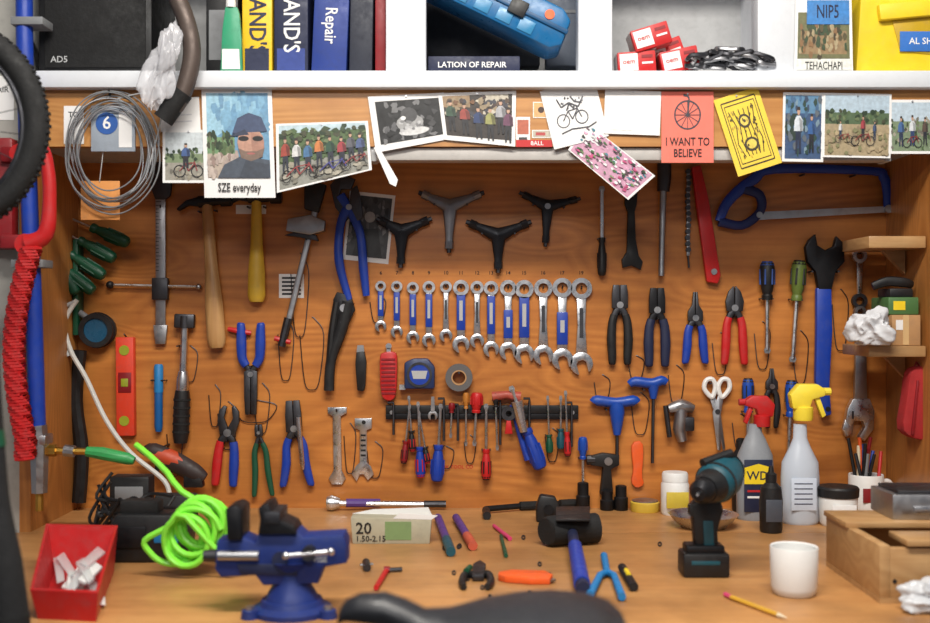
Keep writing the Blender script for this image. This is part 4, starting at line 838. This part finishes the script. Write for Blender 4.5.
g=fl('locking_pliers',580); g.tube([(478,580,4),(466,578,4),(462,586,4),(464,591,4)],[3.5,4,3.8,3],black,n=10,cs=4); g.tube([(478,580,4),(488,578,4),(491,586,4),(487,591,4)],[3.5,4,3.8,3],black,n=10,cs=4); g.poly([(472,582),(484,582),(486,570),(480,566),(473,570)],1,7,dsteel,1); g.tube([(466,579,8),(470,575,8)],[3,3],green); g.done()
g=fl('small_screwdriver',580); g.tube([(376,591,3),(386,574,3)],[2.6,2.8],red,n=10); g.tube([(386,573,3),(402,572,3)],[2.2,2.2],dsteel,n=8); g.tube([(384,573,3.5),(390,573,3.5)],[3.4,3.4],dred,n=8); g.done()
g=fl('chuck_key',570); g.tube([(366,566,4),(367,572,4)],[4,4],dsteel,n=10); g.tube([(360,569,4),(373,568,4)],[1.4,1.4],steel,n=8); g.done()
g=fl('pencil',605); g.tube([(725,597,3),(731,600,3)],[2.4,2.4],pink,n=6); g.tube([(731,600,3),(778,618,3)],[2.4,2.4],mat('pencil_yel',(208,160,52),.4),n=6); g.tube([(778,618,3),(787,621,3)],[2.4,.4],cream,n=6); g.done()
g=fl('loose_washers',560)
random.seed(8)
for k in range(16):
    u,v=random.uniform(440,660),random.uniform(530,600); g.ring(u,v,0.1,1.2,2.2,1.2,dsteel,n=10)
g.done()
# ---------------------------------------------------------------- bicycle in front of bench
g=G('bicycle',MET); sx=0.955e-3
def SP(u,v): return ((u-465)*sx, ZC-(v-311.5)*sx)
bm=bmesh.new(); rows=[]
prof=[(338,612,6,6),(345,600,13,10),(360,593,18,14),(385,592,22,16),(405,599,24,16),(425,609,26,16),(450,609,34,16),(485,602,54,18),(520,598,68,20),(555,597,76,21),(590,600,74,20),(612,606,62,16),(622,614,40,8)]
for u,v,w,th in prof:
    x,z=SP(u,v); row=[]
    for k in range(24):
        a=2*pi*k/24; yy=cos(a)*w*1e-3; zz=sin(a)*th*1e-3
        row.append(bm.verts.new(Vector((x,-1.15+yy,z-th*1e-3+zz))))
    rows.append(row)
for j in range(len(rows)-1):
    for k in range(24): bm.faces.new((rows[j][k],rows[j][(k+1)%24],rows[j+1][(k+1)%24],rows[j+1][k]))
bm.faces.new(rows[0]); bm.faces.new(rows[-1]); g.dump(bm,mat('saddle',(30,31,36),0.34,bump=.15,scale=150,dirt=.1))
fb=mat('frame_paint',(40,60,90),0.3)
sxc=0.06
g.tube([(sxc,0.98,0),(0.0,0.30,0)],.0135,blackm); g.tube([(sxc-.02,0.78,0),(0.0,0.29,0)],.017,fb); g.tube([(sxc-.02,0.76,0),(-0.47,0.78,0)],.017,fb); g.tube([(0,.29,0),(-.50,.70,0)],.02,fb); g.tube([(-.46,.84,0),(-.51,.66,0),(-.60,.35,0)],[.02,.02,.012],fb)
for s_ in (-.05,.05): g.tube([(sxc-.02,.74,s_*.3),(.42,.34,s_)],.008,fb); g.tube([(0,.29,s_*.5),(.42,.34,s_)],.009,fb)
for hx in (.42,-.60):
    g.tube([(hx+.32*cos(2*pi*k/48),.342+.32*sin(2*pi*k/48),0) for k in range(48)],.02,rubber,n=10,closed=True); g.tube([(hx+.298*cos(2*pi*k/48),.342+.298*sin(2*pi*k/48),0) for k in range(48)],.009,steel,n=8,closed=True)
    for k in range(24): a=k*pi/12; g.tube([(hx,.342,.02*(-1)**k),(hx+.295*cos(a),.342+.295*sin(a),0)],.001,chrome,n=4)
    g.tube([(hx,.342,-.06),(hx,.342,.06)],.012,dsteel)
g.tube([(-.46,.84,0),(-.48,.90,0)],.014,blackm); g.tube([(-.43,.91,.2),(-.48,.90,.08),(-.48,.90,-.08),(-.43,.91,-.18)],.012,blackm,cs=4)
g.ring(0,.29,.05,.055,.09,.05,dsteel,n=30); g.tube([(0,.29,.06),(.12,.18,.07)],.01,dsteel); g.tube([(0,.29,-.06),(-.12,.40,-.07)],.01,dsteel)
g.done()
# ---------------------------------------------------------------- lights, world, camera
def area(name,loc,rot,sx_,sy_,e,col=(1,1,1)):
    l=bpy.data.lights.new(name,'AREA'); l.shape='RECTANGLE'; l.size=sx_; l.size_y=sy_; l.energy=e; l.color=col
    o=bpy.data.objects.new(name,l); o.location=loc; o.rotation_euler=[radians(a) for a in rot]; sc.collection.objects.link(o)
area('added_fill_light',(0.1,-1.45,2.55),(22,0,0),1.2,.2,44,(1.0,.95,.87))
area('added_fill_light',(-0.3,-2.9,2.55),(35,0,0),1.2,.3,30,(1.0,.97,.93))  # fill light added behind the camera, stands for no known fixture
w=bpy.data.worlds.new('World'); sc.world=w; w.use_nodes=True
bg=w.node_tree.nodes['Background']; bg.inputs[0].default_value=(.9,.93,1,1); bg.inputs[1].default_value=.22
cam=bpy.data.cameras.new('camera'); co=bpy.data.objects.new('camera',cam); sc.collection.objects.link(co)
co.location=(0,-D,ZC); co.rotation_euler=(radians(90),0,0); cam.sensor_width=36; cam.lens=36*FP/930; cam.clip_start=.02
cam.dof.use_dof=True; cam.dof.focus_distance=2.15; cam.dof.aperture_fstop=3.5
sc.camera=co
sc.view_settings.view_transform='Standard'; sc.view_settings.look='None'; sc.view_settings.exposure=0.0
